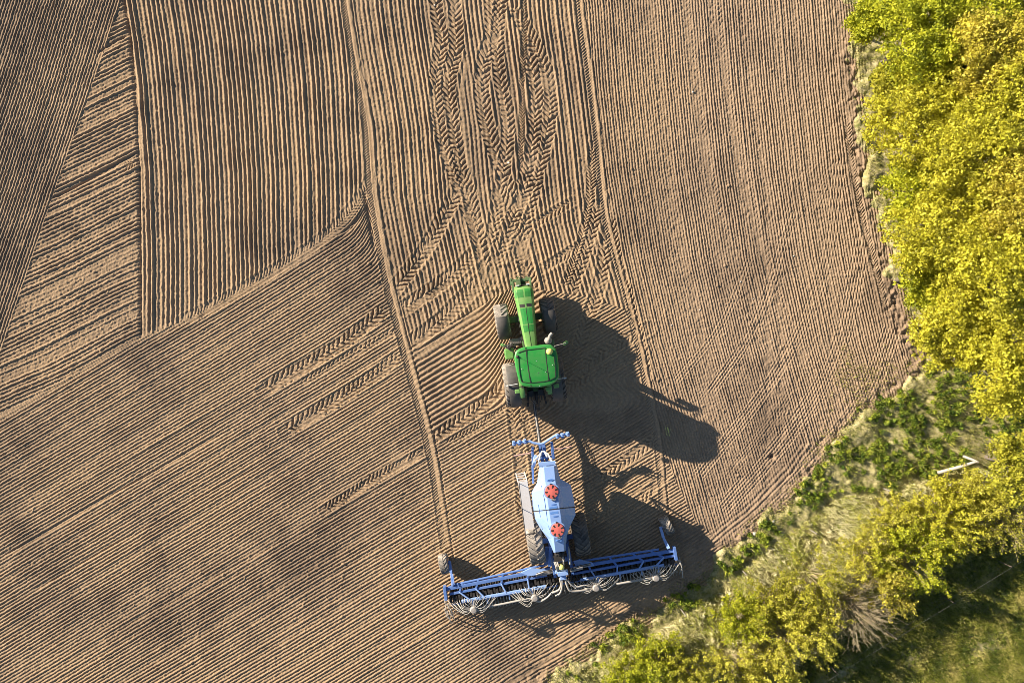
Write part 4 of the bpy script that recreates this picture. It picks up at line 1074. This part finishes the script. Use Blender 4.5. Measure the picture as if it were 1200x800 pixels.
def tree(name, px, py, h, R, seed, label, mat, nleaf=15000, hz=None, leaf=0.070, group='trees along the field margin', cat='tree', lean=0.0, flat=0.62):
    r = np.random.default_rng(seed); hc = h - R * flat * 0.9
    c = W(px, py, hc); z0 = float(ground_z(c[0], c[1])) - 0.05
    root = empty(name, (c[0], c[1], z0)); tag(root, label, cat, group)
    # trunk and limbs
    mb = MB(); lobes = []
    nl = int(9 + R * 5)
    for k in range(nl):
        a = k * 2.399 + r.uniform(-.3, .3); rr = R * 0.80 * math.sqrt((k + .5) / nl)
        dome = math.sqrt(max(0, 1 - (rr / R) ** 2))
        lobes.append(np.array([math.cos(a) * rr, math.sin(a) * rr, hc + R * flat * dome * r.uniform(.35, .95) - .25 * R * flat, ]))
    for k in range(nl // 2):
        a = r.uniform(0, 6.28); rr = R * r.uniform(.6, .9); lobes.append(np.array([math.cos(a) * rr, math.sin(a) * rr, hc - R * flat * r.uniform(.2, .7)]))
    fork = max(.5, hc - R * .9)
    mb.tube([(0, 0, 0), (r.uniform(-.05, .05), r.uniform(-.05, .05), fork * .5), (0, 0, fork), (0, 0, hc)], [.035 * h, .026 * h, .022 * h, .01 * h], 9)
    for L in lobes[:16]:
        m_ = L * .5; m_[2] = fork + (L[2] - fork) * .35
        mb.tube([(0, 0, fork * r.uniform(.85, 1.0)), tuple(m_), tuple(L)], [.013 * h, .009 * h, .003 * h], 5)
    mb.build('trunk', M['bark'], root, smooth=60)
    # leaf clusters on the lobes
    ncl = nleaf // 22
    li = r.integers(0, len(lobes), ncl); Lc = np.array(lobes)[li]
    lr = (R * r.uniform(.24, .40, len(lobes)))[li]
    d = r.standard_normal((ncl, 3)); d[:, 2] = d[:, 2] * .8 + .45; d /= np.linalg.norm(d, axis=1)[:, None]
    cc = Lc + d * (lr * r.uniform(.72, 1.06, ncl))[:, None]
    # gaps
    keep = np.sin(cc[:, 0] * 2.3 + seed) + np.sin(cc[:, 1] * 2.6 + seed * 2) + np.sin(cc[:, 2] * 3 + seed) + r.normal(0, .5, ncl) > -1.75
    cc = cc[keep]
    cs = r.random(len(cc))
    P = np.repeat(cc, 22, axis=0) + r.standard_normal((len(cc) * 22, 3)) * np.array([.10, .10, .07])
    ti = np.clip(np.repeat(.05 + .9 * cs, 22) + r.normal(0, .18, len(P)), 0, 1)
    P = P[P[:, 2] > .15] if P[:, 2].min() < .15 else P
    ti = ti[:len(P)]
    leaves_mesh('crown', P, leaf, mat, root, up=.45, tint=ti)
    return root

M['leaf_yellow'] = leafmat('leaf_yellow', (0.26, 0.25, 0.03), (0.59, 0.55, 0.04), (0.74, 0.67, 0.08), .36)
M['leaf_lime'] = leafmat('leaf_lime', (0.18, 0.21, 0.02), (0.47, 0.49, 0.028), (0.68, 0.65, 0.05), .36)
M['leaf_ochre'] = leafmat('leaf_ochre', (0.34, 0.29, 0.05), (0.62, 0.54, 0.055), (0.74, 0.63, 0.11), .35)
M['leaf_olive'] = leafmat('leaf_olive', (0.22, 0.22, 0.025), (0.46, 0.44, 0.04), (0.62, 0.56, 0.07), .35)

tree('bush', 1027, 22, 2.4, 1.15, 1, 'low olive bush at the upper edge of the field, nearest the ploughed rows', M['leaf_lime'], 13050)
tree('bush', 1047, 95, 2.0, 0.85, 2, 'small loose bush on the strip between field edge and the brightest yellow tree', M['leaf_olive'], 7975, leaf=.08)
tree('leafy_tree', 1093, 32, 5.6, 2.35, 3, 'broad lime green tree in the top row, left of the ochre tree', M['leaf_lime'], 37700)
tree('leafy_tree', 1160, 62, 6.4, 1.64, 4, 'ochre tinted tree between the lime tree and the frame corner', M['leaf_ochre'], 21750)
tree('leafy_tree', 1185, 8, 6.0, 2.01, 5, 'yellow green tree filling the upper right corner', M['leaf_lime'], 21750)
tree('leafy_tree', 1095, 138, 5.0, 2.35, 6, 'brightest yellow rounded tree below the lime tree', M['leaf_yellow'], 39150)
tree('leafy_tree', 1202, 108, 6.6, 1.59, 7, 'small yellow crown cut by the right frame edge beside the dark gap', M['leaf_yellow'], 17400)
tree('leafy_tree', 1155, 178, 6.6, 2.23, 8, 'tall golden tree in the middle of the right hand tree belt', M['leaf_yellow'], 33350)
tree('leafy_tree', 1077, 222, 3.4, 1.50, 9, 'short lime tree bulging toward the field halfway down the belt', M['leaf_lime'], 20300)
tree('leafy_tree', 1205, 222, 7.0, 1.91, 10, 'tall pale yellow tree half outside the right frame edge', M['leaf_ochre'], 20300)
tree('leafy_tree', 1118, 272, 5.4, 2.33, 11, 'wide yellow tree with a mottled crown below the golden tree', M['leaf_yellow'], 36250)
tree('leafy_tree', 1089, 322, 3.6, 1.45, 12, 'low yellow green tree leaning over the bare soil strip', M['leaf_lime'], 18850)
tree('leafy_tree', 1182, 318, 6.6, 2.07, 13, 'tall yellow tree by a dark crown gap on the right edge', M['leaf_yellow'], 29000)
tree('leafy_tree', 1124, 378, 5.0, 2.07, 14, 'full yellow tree above the dark green grass corner', M['leaf_yellow'], 31900)
tree('leafy_tree', 1190, 424, 6.0, 2.12, 15, 'lowest big golden tree of the belt, overhanging the grass', M['leaf_yellow'], 31900)
tree('leafy_tree', 1196, 545, 3.4, 1.64, 16, 'ragged olive tree behind the corner post', M['leaf_olive'], 10875, leaf=.08)
for k, (x, y, h) in enumerate(((1262, 60, 7), (1268, 170, 7.5), (1262, 290, 7.2), (1268, 400, 7))):
    pass

# ---- hedge shrubs: many thin stems with leaves toward the tips
def shrub(px, py, h, R, seed, label, lmat, nstem=34, dens=1.0, leaf=.052, smat='twig', stem_r=.011, up=.45):
    R *= 1.22; h *= .84; r = np.random.default_rng(seed); c = W(px, py, h * .55); z0 = float(ground_z(c[0], c[1])) - .04
    root = empty('shrub', (c[0], c[1], z0)); tag(root, label, 'shrub', 'shrubs of the lower hedge')
    mb = MB(); tips = []
    for k in range(nstem):
        a = r.uniform(0, 6.283); rr = R * math.sqrt(r.uniform(.02, 1)); hh = h * r.uniform(.65, 1.05) * (1 - .35 * (rr / R) ** 2)
        b = np.array([math.cos(a) * rr * .18, math.sin(a) * rr * .18, 0]); e = np.array([math.cos(a) * rr, math.sin(a) * rr, hh])
        m_ = b * .5 + e * .5 + np.array([0, 0, .16 * h]) + r.normal(0, .06, 3)
        P = spline([b, m_, e], 4); mb.tube([tuple(q) for q in P], [stem_r * (1.25 - q / len(P)) for q in range(len(P))], 4, caps=False)
        for j in range(5):
            i = r.integers(3, len(P)); s = P[i]
            d = (P[i] - P[i - 1]); d = d / (np.linalg.norm(d) + 1e-6) + r.normal(0, .55, 3); d /= np.linalg.norm(d)
            L = r.uniform(.2, .6); e2 = s + d * L; e2[2] = max(e2[2], .1)
            mb.tube([tuple(s), tuple(s + d * L * .5 + r.normal(0, .02, 3)), tuple(e2)], [stem_r * .6, stem_r * .45, stem_r * .25], 3, caps=False)
            tips.append((s, e2))
        tips.append((P[len(P) // 2], P[-1]))
    mb.build('branches', M[smat], root, smooth=80)
    if lmat:
        per = max(1, int(27 * dens)); A = np.array([t[0] for t in tips]); B = np.array([t[1] for t in tips])
        t = r.uniform(.1, 1.05, (len(A), per, 1)); Pp = (A[:, None] * (1 - t) + B[:, None] * t + r.normal(0, .05, (len(A), per, 3))).reshape(-1, 3)
        Pp = Pp[Pp[:, 2] > .05]
        leaves_mesh('foliage', Pp, leaf, M[lmat], root, up=up)
    return root
M['leaf_gorse'] = leafmat('leaf_gorse', (0.30, 0.29, 0.03), (0.58, 0.54, 0.065), (0.72, 0.64, 0.10), .35)
shrub(735, 792, 1.6, 1.25, 101, 'yellow green shrub at the lower left end of the hedge', 'leaf_lime', 40, 1.5)
shrub(800, 790, 1.7, 1.1, 102, 'thin olive shrub second from the left end of the hedge', 'leaf_olive', 34, 1.0)
shrub(868, 726, 2.0, 1.05, 103, 'fresh lime shrub standing forward in the pale dry grass', 'leaf_lime', 36, 1.5)
shrub(862, 782, 2.2, 1.25, 104, 'golden shrub between the lime shrub and the bottom frame edge', 'leaf_gorse', 34, 1.1)
shrub(918, 745, 2.5, 1.35, 105, 'ochre and yellow shrub left of the bare shrub', 'leaf_gorse', 44, 1.1)
shrub(956, 680, 2.2, 1.4, 106, 'brownish olive shrub with sparse leaves behind the bare shrub', 'leaf_olive', 46, .8)
shrub(1004, 716, 2.6, 1.55, 107, 'leafless tan shrub with long bare stems', None, 130, 0, stem_r=.010)
shrub(1016, 650, 2.2, 1.3, 108, 'yellow shrub above the bare shrub', 'leaf_gorse', 44, 1.0)
shrub(1070, 655, 2.7, 1.55, 109, 'dense green yellow shrub right of the bare shrub', 'leaf_lime', 60, 1.7)
shrub(1108, 606, 2.7, 1.6, 110, 'largest bright yellow shrub near the corner post', 'leaf_yellow', 60, 1.7)
shrub(1150, 612, 2.6, 1.1, 111, 'spiky yellow shrub with long shoots over the shaded meadow', 'leaf_gorse', 40, 1.0)
shrub(958, 738, 2.3, 1.2, 113, 'golden green shrub just left of the bare shrub, low in the hedge', 'leaf_gorse', 44, 1.2)
shrub(1040, 690, 2.4, 1.1, 114, 'orange tinged shrub at the shaded foot of the dense green yellow shrub', 'leaf_ochre', 40, 1.2)
shrub(1060, 612, 2.0, 1.2, 115, 'low yellow shrub on the dry grass side of the hedge, left of the largest shrub', 'leaf_gorse', 40, 1.3)
shrub(905, 795, 2.2, 1.1, 116, 'ragged golden shrub at the bottom frame edge, lower left of the bare shrub', 'leaf_gorse', 40, 1.2)
shrub(770, 768, 1.5, 1.0, 117, 'small lime shrub between the two left end shrubs, toward the field', 'leaf_lime', 34, 1.2)
shrub(902, 702, 1.7, 1.1, 118, 'olive shrub with fine twigs rising from the dry grass, left of the brownish olive shrub', 'leaf_olive', 50, .9)
shrub(1142, 578, 2.0, 1.15, 119, 'yellow shrub closest below the foot of the corner post', 'leaf_gorse', 44, 1.4)
shrub(1192, 612, 3.0, 1.25, 112, 'tan twiggy shrub with few leaves at the right frame edge', 'leaf_olive', 70, .25)

# ---- grass (nobody could count it)
def blades(name, P, hgt, wid, leanv, mat, label, tint, curve=.5, cat='grass'):
    n = len(P)
    a = rg_.uniform(0, 6.283, n); w = np.stack([np.cos(a), np.sin(a), np.zeros(n)], 1) * (wid * rg_.uniform(.6, 1.3, n))[:, None] * .5
    hh = (hgt * rg_.uniform(.5, 1.3, n))[:, None]
    m_ = P + leanv * hh * .35 + np.array([0, 0, 1]) * hh * .6
    t = P + leanv * hh * (1.0) + np.array([0, 0, 1]) * hh * (1.0)
    v = np.stack([P - w, P + w, m_ + w * .7, m_ - w * .7, t], 1).reshape(-1, 3)
    base = (np.arange(n, dtype=np.int32) * 5)[:, None]
    tri = np.concatenate([base + np.array([[0, 1, 2]]), base + np.array([[0, 2, 3]]), base + np.array([[3, 2, 4]])], 0).astype(np.int32)
    o = npmesh(name, v, tri, mat, {'tint': np.repeat(tint, 5)})
    return tag(o, label, cat, kind='stuff')
M['blade_green'] = leafmat('blade_green', (0.08, 0.13, 0.02), (0.26, 0.31, 0.035), (0.58, 0.56, 0.10), .3)
M['blade_dry'] = leafmat('blade_dry', (0.36, 0.36, 0.08), (0.62, 0.57, 0.25), (0.80, 0.73, 0.46), .25)
M['blade_mix'] = leafmat('blade_mix', (0.11, 0.15, 0.025), (0.36, 0.35, 0.07), (0.62, 0.54, 0.27), .3)
M['blade_meadow'] = leafmat('blade_meadow', (0.10, 0.14, 0.025), (0.34, 0.34, 0.05), (0.70, 0.60, 0.22), .35)

def scatter(n, x0, y0, x1, y1):
    px = rg_.uniform(x0, x1, n); py = rg_.uniform(y0, y1, n); return px, py
def inpoly(px, py, poly):
    c = np.zeros(len(px), bool)
    for (ax, ay), (bx, by) in zip(poly, poly[1:] + poly[:1]):
        if ay == by: continue
        c ^= ((ay > py) != (by > py)) & (px < (bx - ax) * (py - ay) / (by - ay) + ax)
    return c
def smooth_noise(px, py, f, seed):
    r = np.random.default_rng(seed); s = 0
    for k in range(6):
        a, ph = r.uniform(0, 6.28), r.uniform(0, 6.28); ff = f * r.uniform(.6, 1.7)
        s = s + np.sin((px * math.cos(a) + py * math.sin(a)) * ff + ph)
    return s / 2.4
def to_world(px, py):
    x = (px - 600) / S; y = (400 - py) / S
    return np.stack([x, y, ground_z(x, y) - .01], 1)
lean_dir = np.array([0.86, -0.5, 0])
# green grass tufts in the corner and along the margin
VERGE = [(1090, 415), (1200, 470), (1200, 545), (1130, 545), (1040, 575), (980, 575), (930, 612), (880, 650), (845, 690), (770, 735), (700, 775), (640, 815), (610, 815), (700, 750), (790, 695), (850, 648), (900, 605), (945, 560), (968, 525), (1000, 480), (1040, 462), (1078, 440)]
px, py = scatter(6400, 600, 400, 1225, 830)
k = inpoly(px, py, VERGE) & (smooth_noise(px, py, .09, 5) + rg_.normal(0, .45, len(px)) > np.where(px < 860, .20, -.35))
tpx, tpy = px[k], py[k]
nb = 24
sp_ = rg_.uniform(1.8, 3.8, len(tpx))
bx = np.repeat(tpx, nb) + rg_.standard_normal(len(tpx) * nb) * np.repeat(sp_, nb) * .62; by = np.repeat(tpy, nb) + rg_.standard_normal(len(tpx) * nb) * np.repeat(sp_, nb) * .62
Pw = to_world(bx, by); ln = rg_.normal(0, .45, Pw.shape); ln[:, 2] = 0
out_l = (Pw[:, :2] - to_world(np.repeat(tpx, nb), np.repeat(tpy, nb))[:, :2]) * 1.6; ln[:, :2] += out_l + lean_dir[:2] * .15
ti = np.clip(np.repeat(rg_.beta(1.6, 2.2, len(tpx)), nb) + rg_.normal(0, .16, len(Pw)), 0, 1)
th = np.repeat(rg_.uniform(.10, .32, len(tpx)), nb)
blades('grass_tufts', Pw, th, .032, ln, M['blade_green'], 'dark green grass tufts growing in the corner of the verge', ti)
# broad leaved weeds in clumps
ncl = len(tpx); nlf = 46
hh_ = rg_.uniform(.10, .34, ncl); rr_ = sp_ / S * rg_.uniform(.8, 1.25, ncl)
dd = rg_.standard_normal((ncl * nlf, 3)); dd[:, 2] = np.abs(dd[:, 2]); dd /= np.linalg.norm(dd, axis=1)[:, None]
dd *= (rg_.random(ncl * nlf) ** .4)[:, None]
cw = to_world(tpx, tpy)
Pl = np.repeat(cw, nlf, axis=0) + dd * np.stack([np.repeat(rr_, nlf), np.repeat(rr_, nlf), np.repeat(hh_, nlf)], 1)
tl = np.clip(np.repeat(rg_.beta(1.5, 2.0, ncl), nlf) + rg_.normal(0, .16, len(Pl)), 0, 1)
M['weed_leaf'] = leafmat('weed_leaf', (0.06, 0.11, 0.018), (0.24, 0.31, 0.03), (0.56, 0.56, 0.07), .35)
wo = leaves_mesh('verge_weeds', Pl, .052, M['weed_leaf'], None, up=.5, tint=tl, elong=2.2)
tag(wo, 'clumps of dark green broad leaved weeds in the corner of the verge', 'weeds', kind='stuff')
# shorter turf between the tufts
px, py = scatter(100000, 600, 400, 1225, 830)
k = inpoly(px, py, VERGE) & (smooth_noise(px, py, .14, 55) + rg_.normal(0, .6, len(px)) > -.35)
px, py = px[k], py[k]; Pw = to_world(px, py); ln = rg_.normal(0, .45, Pw.shape) + lean_dir * .2; ln[:, 2] = 0
blades('verge_turf', Pw, .15, .024, ln, M['blade_mix'], 'mixed green and straw turf of the verge between the dark tufts', np.clip(.42 + .28 * smooth_noise(px, py, .2, 56) + rg_.normal(0, .22, len(px)), 0, 1))
# tall dry grass band
DRY = [(640, 812), (700, 778), (770, 738), (845, 690), (885, 652), (930, 618), (985, 580), (1045, 575), (1120, 548), (1200, 548), (1200, 600), (1120, 640), (1060, 690), (980, 740), (900, 800), (880, 825), (640, 825)]
px, py = scatter(95000, 600, 530, 1225, 830)
k = inpoly(px, py, DRY) & (smooth_noise(px, py, .06, 9) + rg_.normal(0, .5, len(px)) > -.75)
px, py = px[k], py[k]
Pw = to_world(px, py); nz = smooth_noise(px, py, .05, 3)[:, None]
ln = lean_dir[None, :] * (.65 + .5 * nz) + rg_.normal(0, .62, Pw.shape); ln[:, 2] = 0
ti = np.clip(.55 + .28 * smooth_noise(px, py, .10, 4) + rg_.normal(0, .2, len(px)), 0, 1)
blades('dry_grass', Pw, .36 * np.clip(.7 + .5 * nz[:, 0], .25, 1.5), .022, ln, M['blade_dry'], 'tall pale dry grass lying over between the verge and the hedge', ti)
# green shoots under the dry grass
px, py = scatter(75000, 600, 530, 1225, 830)
k = inpoly(px, py, DRY) & (smooth_noise(px, py, .09, 19) + rg_.normal(0, .4, len(px)) > .15)
px, py = px[k], py[k]; Pw = to_world(px, py)
ln = rg_.normal(0, .4, Pw.shape) + lean_dir * .2; ln[:, 2] = 0
M['blade_lime'] = leafmat('blade_lime', (0.16, 0.22, 0.018), (0.42, 0.46, 0.035), (0.64, 0.62, 0.07), .35)
blades('fresh_grass', Pw, .28, .02, ln, M['blade_lime'], 'fresh lime green grass shooting up through the dry grass', np.clip(rg_.beta(2, 2, len(px)), 0, 1))
# thin weeds on the margin of the field under the trees
STRIP = [(985, -20), (1010, -20), (1045, 130), (1060, 240), (1090, 330), (1120, 420), (1085, 440), (1062, 372), (1045, 322), (1030, 262), (1018, 202), (1008, 130), (1000, 60)]
px, py = scatter(150000, 640, -20, 1125, 810)
EDGEW = [(985, 405), (1085, 400), (1090, 445), (1010, 490), (960, 570), (880, 645), (800, 710), (700, 770), (640, 800), (640, 785), (750, 715), (850, 635), (930, 560), (965, 500)]
k = (inpoly(px, py, STRIP) | (inpoly(px, py, EDGEW) & (rg_.random(len(px)) < .5))) & (smooth_noise(px, py, .12, 29) + rg_.normal(0, .5, len(px)) > -.25)
px, py = px[k], py[k]; Pw = to_world(px, py); ln = rg_.normal(0, .5, Pw.shape); ln[:, 2] = 0
blades('margin_weeds', Pw, .16, .02, ln, M['blade_meadow'], 'sparse low weeds on the bare strip between the ploughed rows and the verge', np.clip(rg_.beta(1.6, 1.6, len(px)), 0, 1), cat='weeds')
# shaded meadow in the lower right corner
MEA = [(880, 830), (960, 755), (1040, 705), (1110, 650), (1225, 590), (1260, 600), (1260, 840)]
px, py = scatter(190000, 870, 580, 1262, 842)
k = inpoly(px, py, MEA) & (smooth_noise(px, py, .10, 39) + rg_.normal(0, .8, len(px)) > -.6)
px, py = px[k], py[k]; Pw = to_world(px, py); ln = rg_.normal(0, .5, Pw.shape); ln[:, 2] = 0
blades('meadow_grass', Pw, .19, .024, ln, M['blade_meadow'], 'short mottled meadow grass in the shade of the hedge', np.clip(.45 + .3 * smooth_noise(px, py, .13, 44) + rg_.normal(0, .2, len(px)), 0, 1))

# tussocks and leaf litter: crisp clumps in the dry band and in the meadow
def clumps(name, poly, box, n, nlf, rad, hgt, size, elong, mat, label, cat, f, seed, thr, bias):
    px, py = scatter(n, *box); k = inpoly(px, py, poly) & (smooth_noise(px, py, f, seed) + rg_.normal(0, .6, len(px)) > thr)
    px, py = px[k], py[k]; c = to_world(px, py); n_ = len(c)
    d = rg_.standard_normal((n_ * nlf, 3)); d[:, 2] = np.abs(d[:, 2]); d /= np.linalg.norm(d, axis=1)[:, None]; d *= (rg_.random(n_ * nlf) ** .5)[:, None]
    r_ = np.repeat(rad * rg_.uniform(.5, 1.4, n_), nlf); h_ = np.repeat(hgt * rg_.uniform(.4, 1.4, n_), nlf)
    P = np.repeat(c, nlf, axis=0) + d * np.stack([r_, r_, h_], 1) + np.array([.35, -.18, 0]) * (d[:, 2:3] * h_[:, None])
    t = np.clip(np.repeat(rg_.beta(1.4, 1.4, n_) + bias, nlf) + rg_.normal(0, .15, len(P)), 0, 1)
    return tag(leaves_mesh(name, P, size, M[mat], None, up=.4, tint=t, elong=elong), label, cat, kind='stuff')
M['tussock'] = leafmat('tussock', (0.22, 0.25, 0.03), (0.56, 0.50, 0.20), (0.80, 0.72, 0.46), .25)
clumps('dry_tussocks', DRY, (600, 530, 1225, 830), 7000, 26, .16, .26, .035, 5.0, 'tussock', 'pale tussocks of dead grass dotted over the strip beside the hedge', 'grass', .08, 61, -.6, .05)
M['meadow_leaf'] = leafmat('meadow_leaf', (0.07, 0.11, 0.02), (0.26, 0.29, 0.04), (0.62, 0.54, 0.20), .3)
clumps('meadow_clover', MEA, (870, 580, 1262, 842), 9000, 22, .16, .12, .05, 1.8, 'meadow_leaf', 'mottled patches of clover and dead leaves in the shaded meadow', 'ground cover', .10, 62, -.5, .0)

# ---- posts and the wire fence
def gz(p): return float(ground_z(p[0], p[1]))
for (tx, ty, h, lab, tilt) in ((802, 720, .85, 'leaning grey stake closest to the seed drill', .06), (876, 674, .75, 'short grey stake by the turned sod', -.05),
                         (955, 624, .70, 'thin weathered stake in the dry grass, next above the turned sod', .04), (1043, 575, .75, 'weathered stake nearest the pale corner post', .05)):
    p_ = W(tx, ty, h); mb = MB(); z = gz(p_)
    mb.tube([(0, 0, -.15), (tilt * .4, -tilt * .2, h * .6), (tilt, -tilt * .4, h)], [.034, .032, .028], 8); mb.lathe([(.036, 0), (.02, .02), (0, .025)], c=(tilt, -tilt * .4, h), n=8)
    o = mb.build('fence_stake', M['oldwood'], smooth=40, loc=(p_[0], p_[1], z)); tag(o, lab, 'stake', 'stakes along the field margin')
b = W(1127.5, 533.5, .1); t_ = W(1143.5, 540.5, 1.15); f_ = W(1096.5, 553, .12)
cp = empty('corner_post', (b[0], b[1], gz(b))); tag(cp, 'pale stripped corner post propped by a long white brace', 'corner post')
rel = lambda q: (q[0] - b[0], q[1] - b[1], q[2])
mb = MB(); mb.tube([(0, 0, -.2), (rel(t_)[0] * .5, rel(t_)[1] * .5, .55), (rel(t_)[0], rel(t_)[1], 1.12)], [.07, .065, .055], 12); mb.build('post', M['birch'], cp, smooth=40)
mb = MB(); mb.tube([rel(f_), tuple(Vector(rel(f_)).lerp(Vector(rel(t_)), .5)), (rel(t_)[0] - .06, rel(t_)[1], 1.06)], [.085, .08, .06], 12); mb.build('brace', M['birch'], cp, smooth=40)
# wire fence behind the hedge
A = W(905, 819); B = W(1235, 616)
fe = empty('wire_fence', (A[0], A[1], 0.0)); tag(fe, 'thin grey wire fence along the shaded side of the hedge', 'wire fence')
n = 6
for k in range(n):
    t = k / (n - 1); x, y = (B[0] - A[0]) * t, (B[1] - A[1]) * t
    z = float(ground_z(A[0] + x, A[1] + y)); mb = MB(); mb.tube([(x, y, z - .2), (x + .01, y, z + .6), (x, y + .01, z + 1.02)], [.03, .028, .025], 8); mb.build('post', M['bark'], fe, smooth=40)
for hz in (.55, 1.0):
    P = [((B[0] - A[0]) * t / 20, (B[1] - A[1]) * t / 20, hz + .06 - .02 * abs(math.sin(t * math.pi / 4))) for t in range(21)]
    MB().tube(P, .005, 5).build('wire', M['tape'], fe, smooth=80)
# fallen branch pieces and stones
def stone(px, py, r, lab, sd):
    rr = np.random.default_rng(sd); p_ = W(px, py); bm = bmesh.new(); bmesh.ops.create_icosphere(bm, subdivisions=2, radius=r)
    for v in bm.verts: v.co *= 1 + rr.normal(0, .09); v.co.z *= .7
    me = bpy.data.meshes.new('stone'); bm.to_mesh(me); bm.free(); me.materials.append(M['stone'])
    o = bpy.data.objects.new('stone', me); COL.objects.link(o); o.location = (p_[0], p_[1], gz(p_) + r * .35); tag(o, lab, 'stone', 'loose pale stones')
stone(884.5, 625, .10, 'fist sized white stone at the edge of the lower verge', 1)
stone(509.5, 6, .055, 'small pale stone in the track rows at the top of the field', 2)
stone(570, 131, .045, 'small pale stone among the tyre tracks ahead of the tractor', 3)
for k_, (sx_, sy_) in enumerate(((883, 350), (820, 363), (787, 381), (868, 330), (930, 300), (905, 398), (842, 250), (812, 108))):
    stone(sx_, sy_, rnd.uniform(.03, .05), 'tiny pale stone lying on the drilled rows right of the tractor shadow and track lane', 10 + k_)
stone(906, 610, .07, 'pale stone just inside the field beside the grass corner', 4)

# ------------------------------------------------------------------ light and camera
w = bpy.data.worlds.new('World'); scene.world = w; w.use_nodes = True
nt = w.node_tree; bg = nt.nodes['Background']
sky = nt.nodes.new('ShaderNodeTexSky'); sky.sky_type = 'NISHITA'; sky.sun_disc = False; sky.ozone_density = 2.0; sky.dust_density = 0.4
SUN_EL = math.radians(20.0); az = (-0.898, 0.440)
sky.sun_elevation = SUN_EL; sky.sun_rotation = math.atan2(az[0], az[1])
nt.links.new(sky.outputs[0], bg.inputs[0]); bg.inputs[1].default_value = 0.056
sl = bpy.data.lights.new('sun', 'SUN'); sl.energy = 5.0; sl.angle = math.radians(0.5); sl.color = (1.0, 0.90, 0.74)
so = bpy.data.objects.new('sun', sl); COL.objects.link(so)
dirv = Vector((az[0] * math.cos(SUN_EL), az[1] * math.cos(SUN_EL), math.sin(SUN_EL)))
so.rotation_euler = dirv.to_track_quat('Z', 'Y').to_euler(); so.location = (-30, 20, 30)
cam = bpy.data.cameras.new('camera'); co = bpy.data.objects.new('camera', cam); COL.objects.link(co)
co.location = (0, 0, H); co.rotation_euler = (0, 0, 0)
cam.sensor_width = 36.0; cam.sensor_fit = 'HORIZONTAL'
cam.lens = 36.0 * H / (1200.0 / S); cam.clip_start = 0.1; cam.clip_end = 3000
scene.camera = co
scene.view_settings.view_transform = 'Standard'; scene.view_settings.look = 'None'
scene.view_settings.gamma = 1.0; scene.view_settings.use_curve_mapping = False
scene.view_settings.exposure = 1.17
scene.cycles.filter_width = 0.8
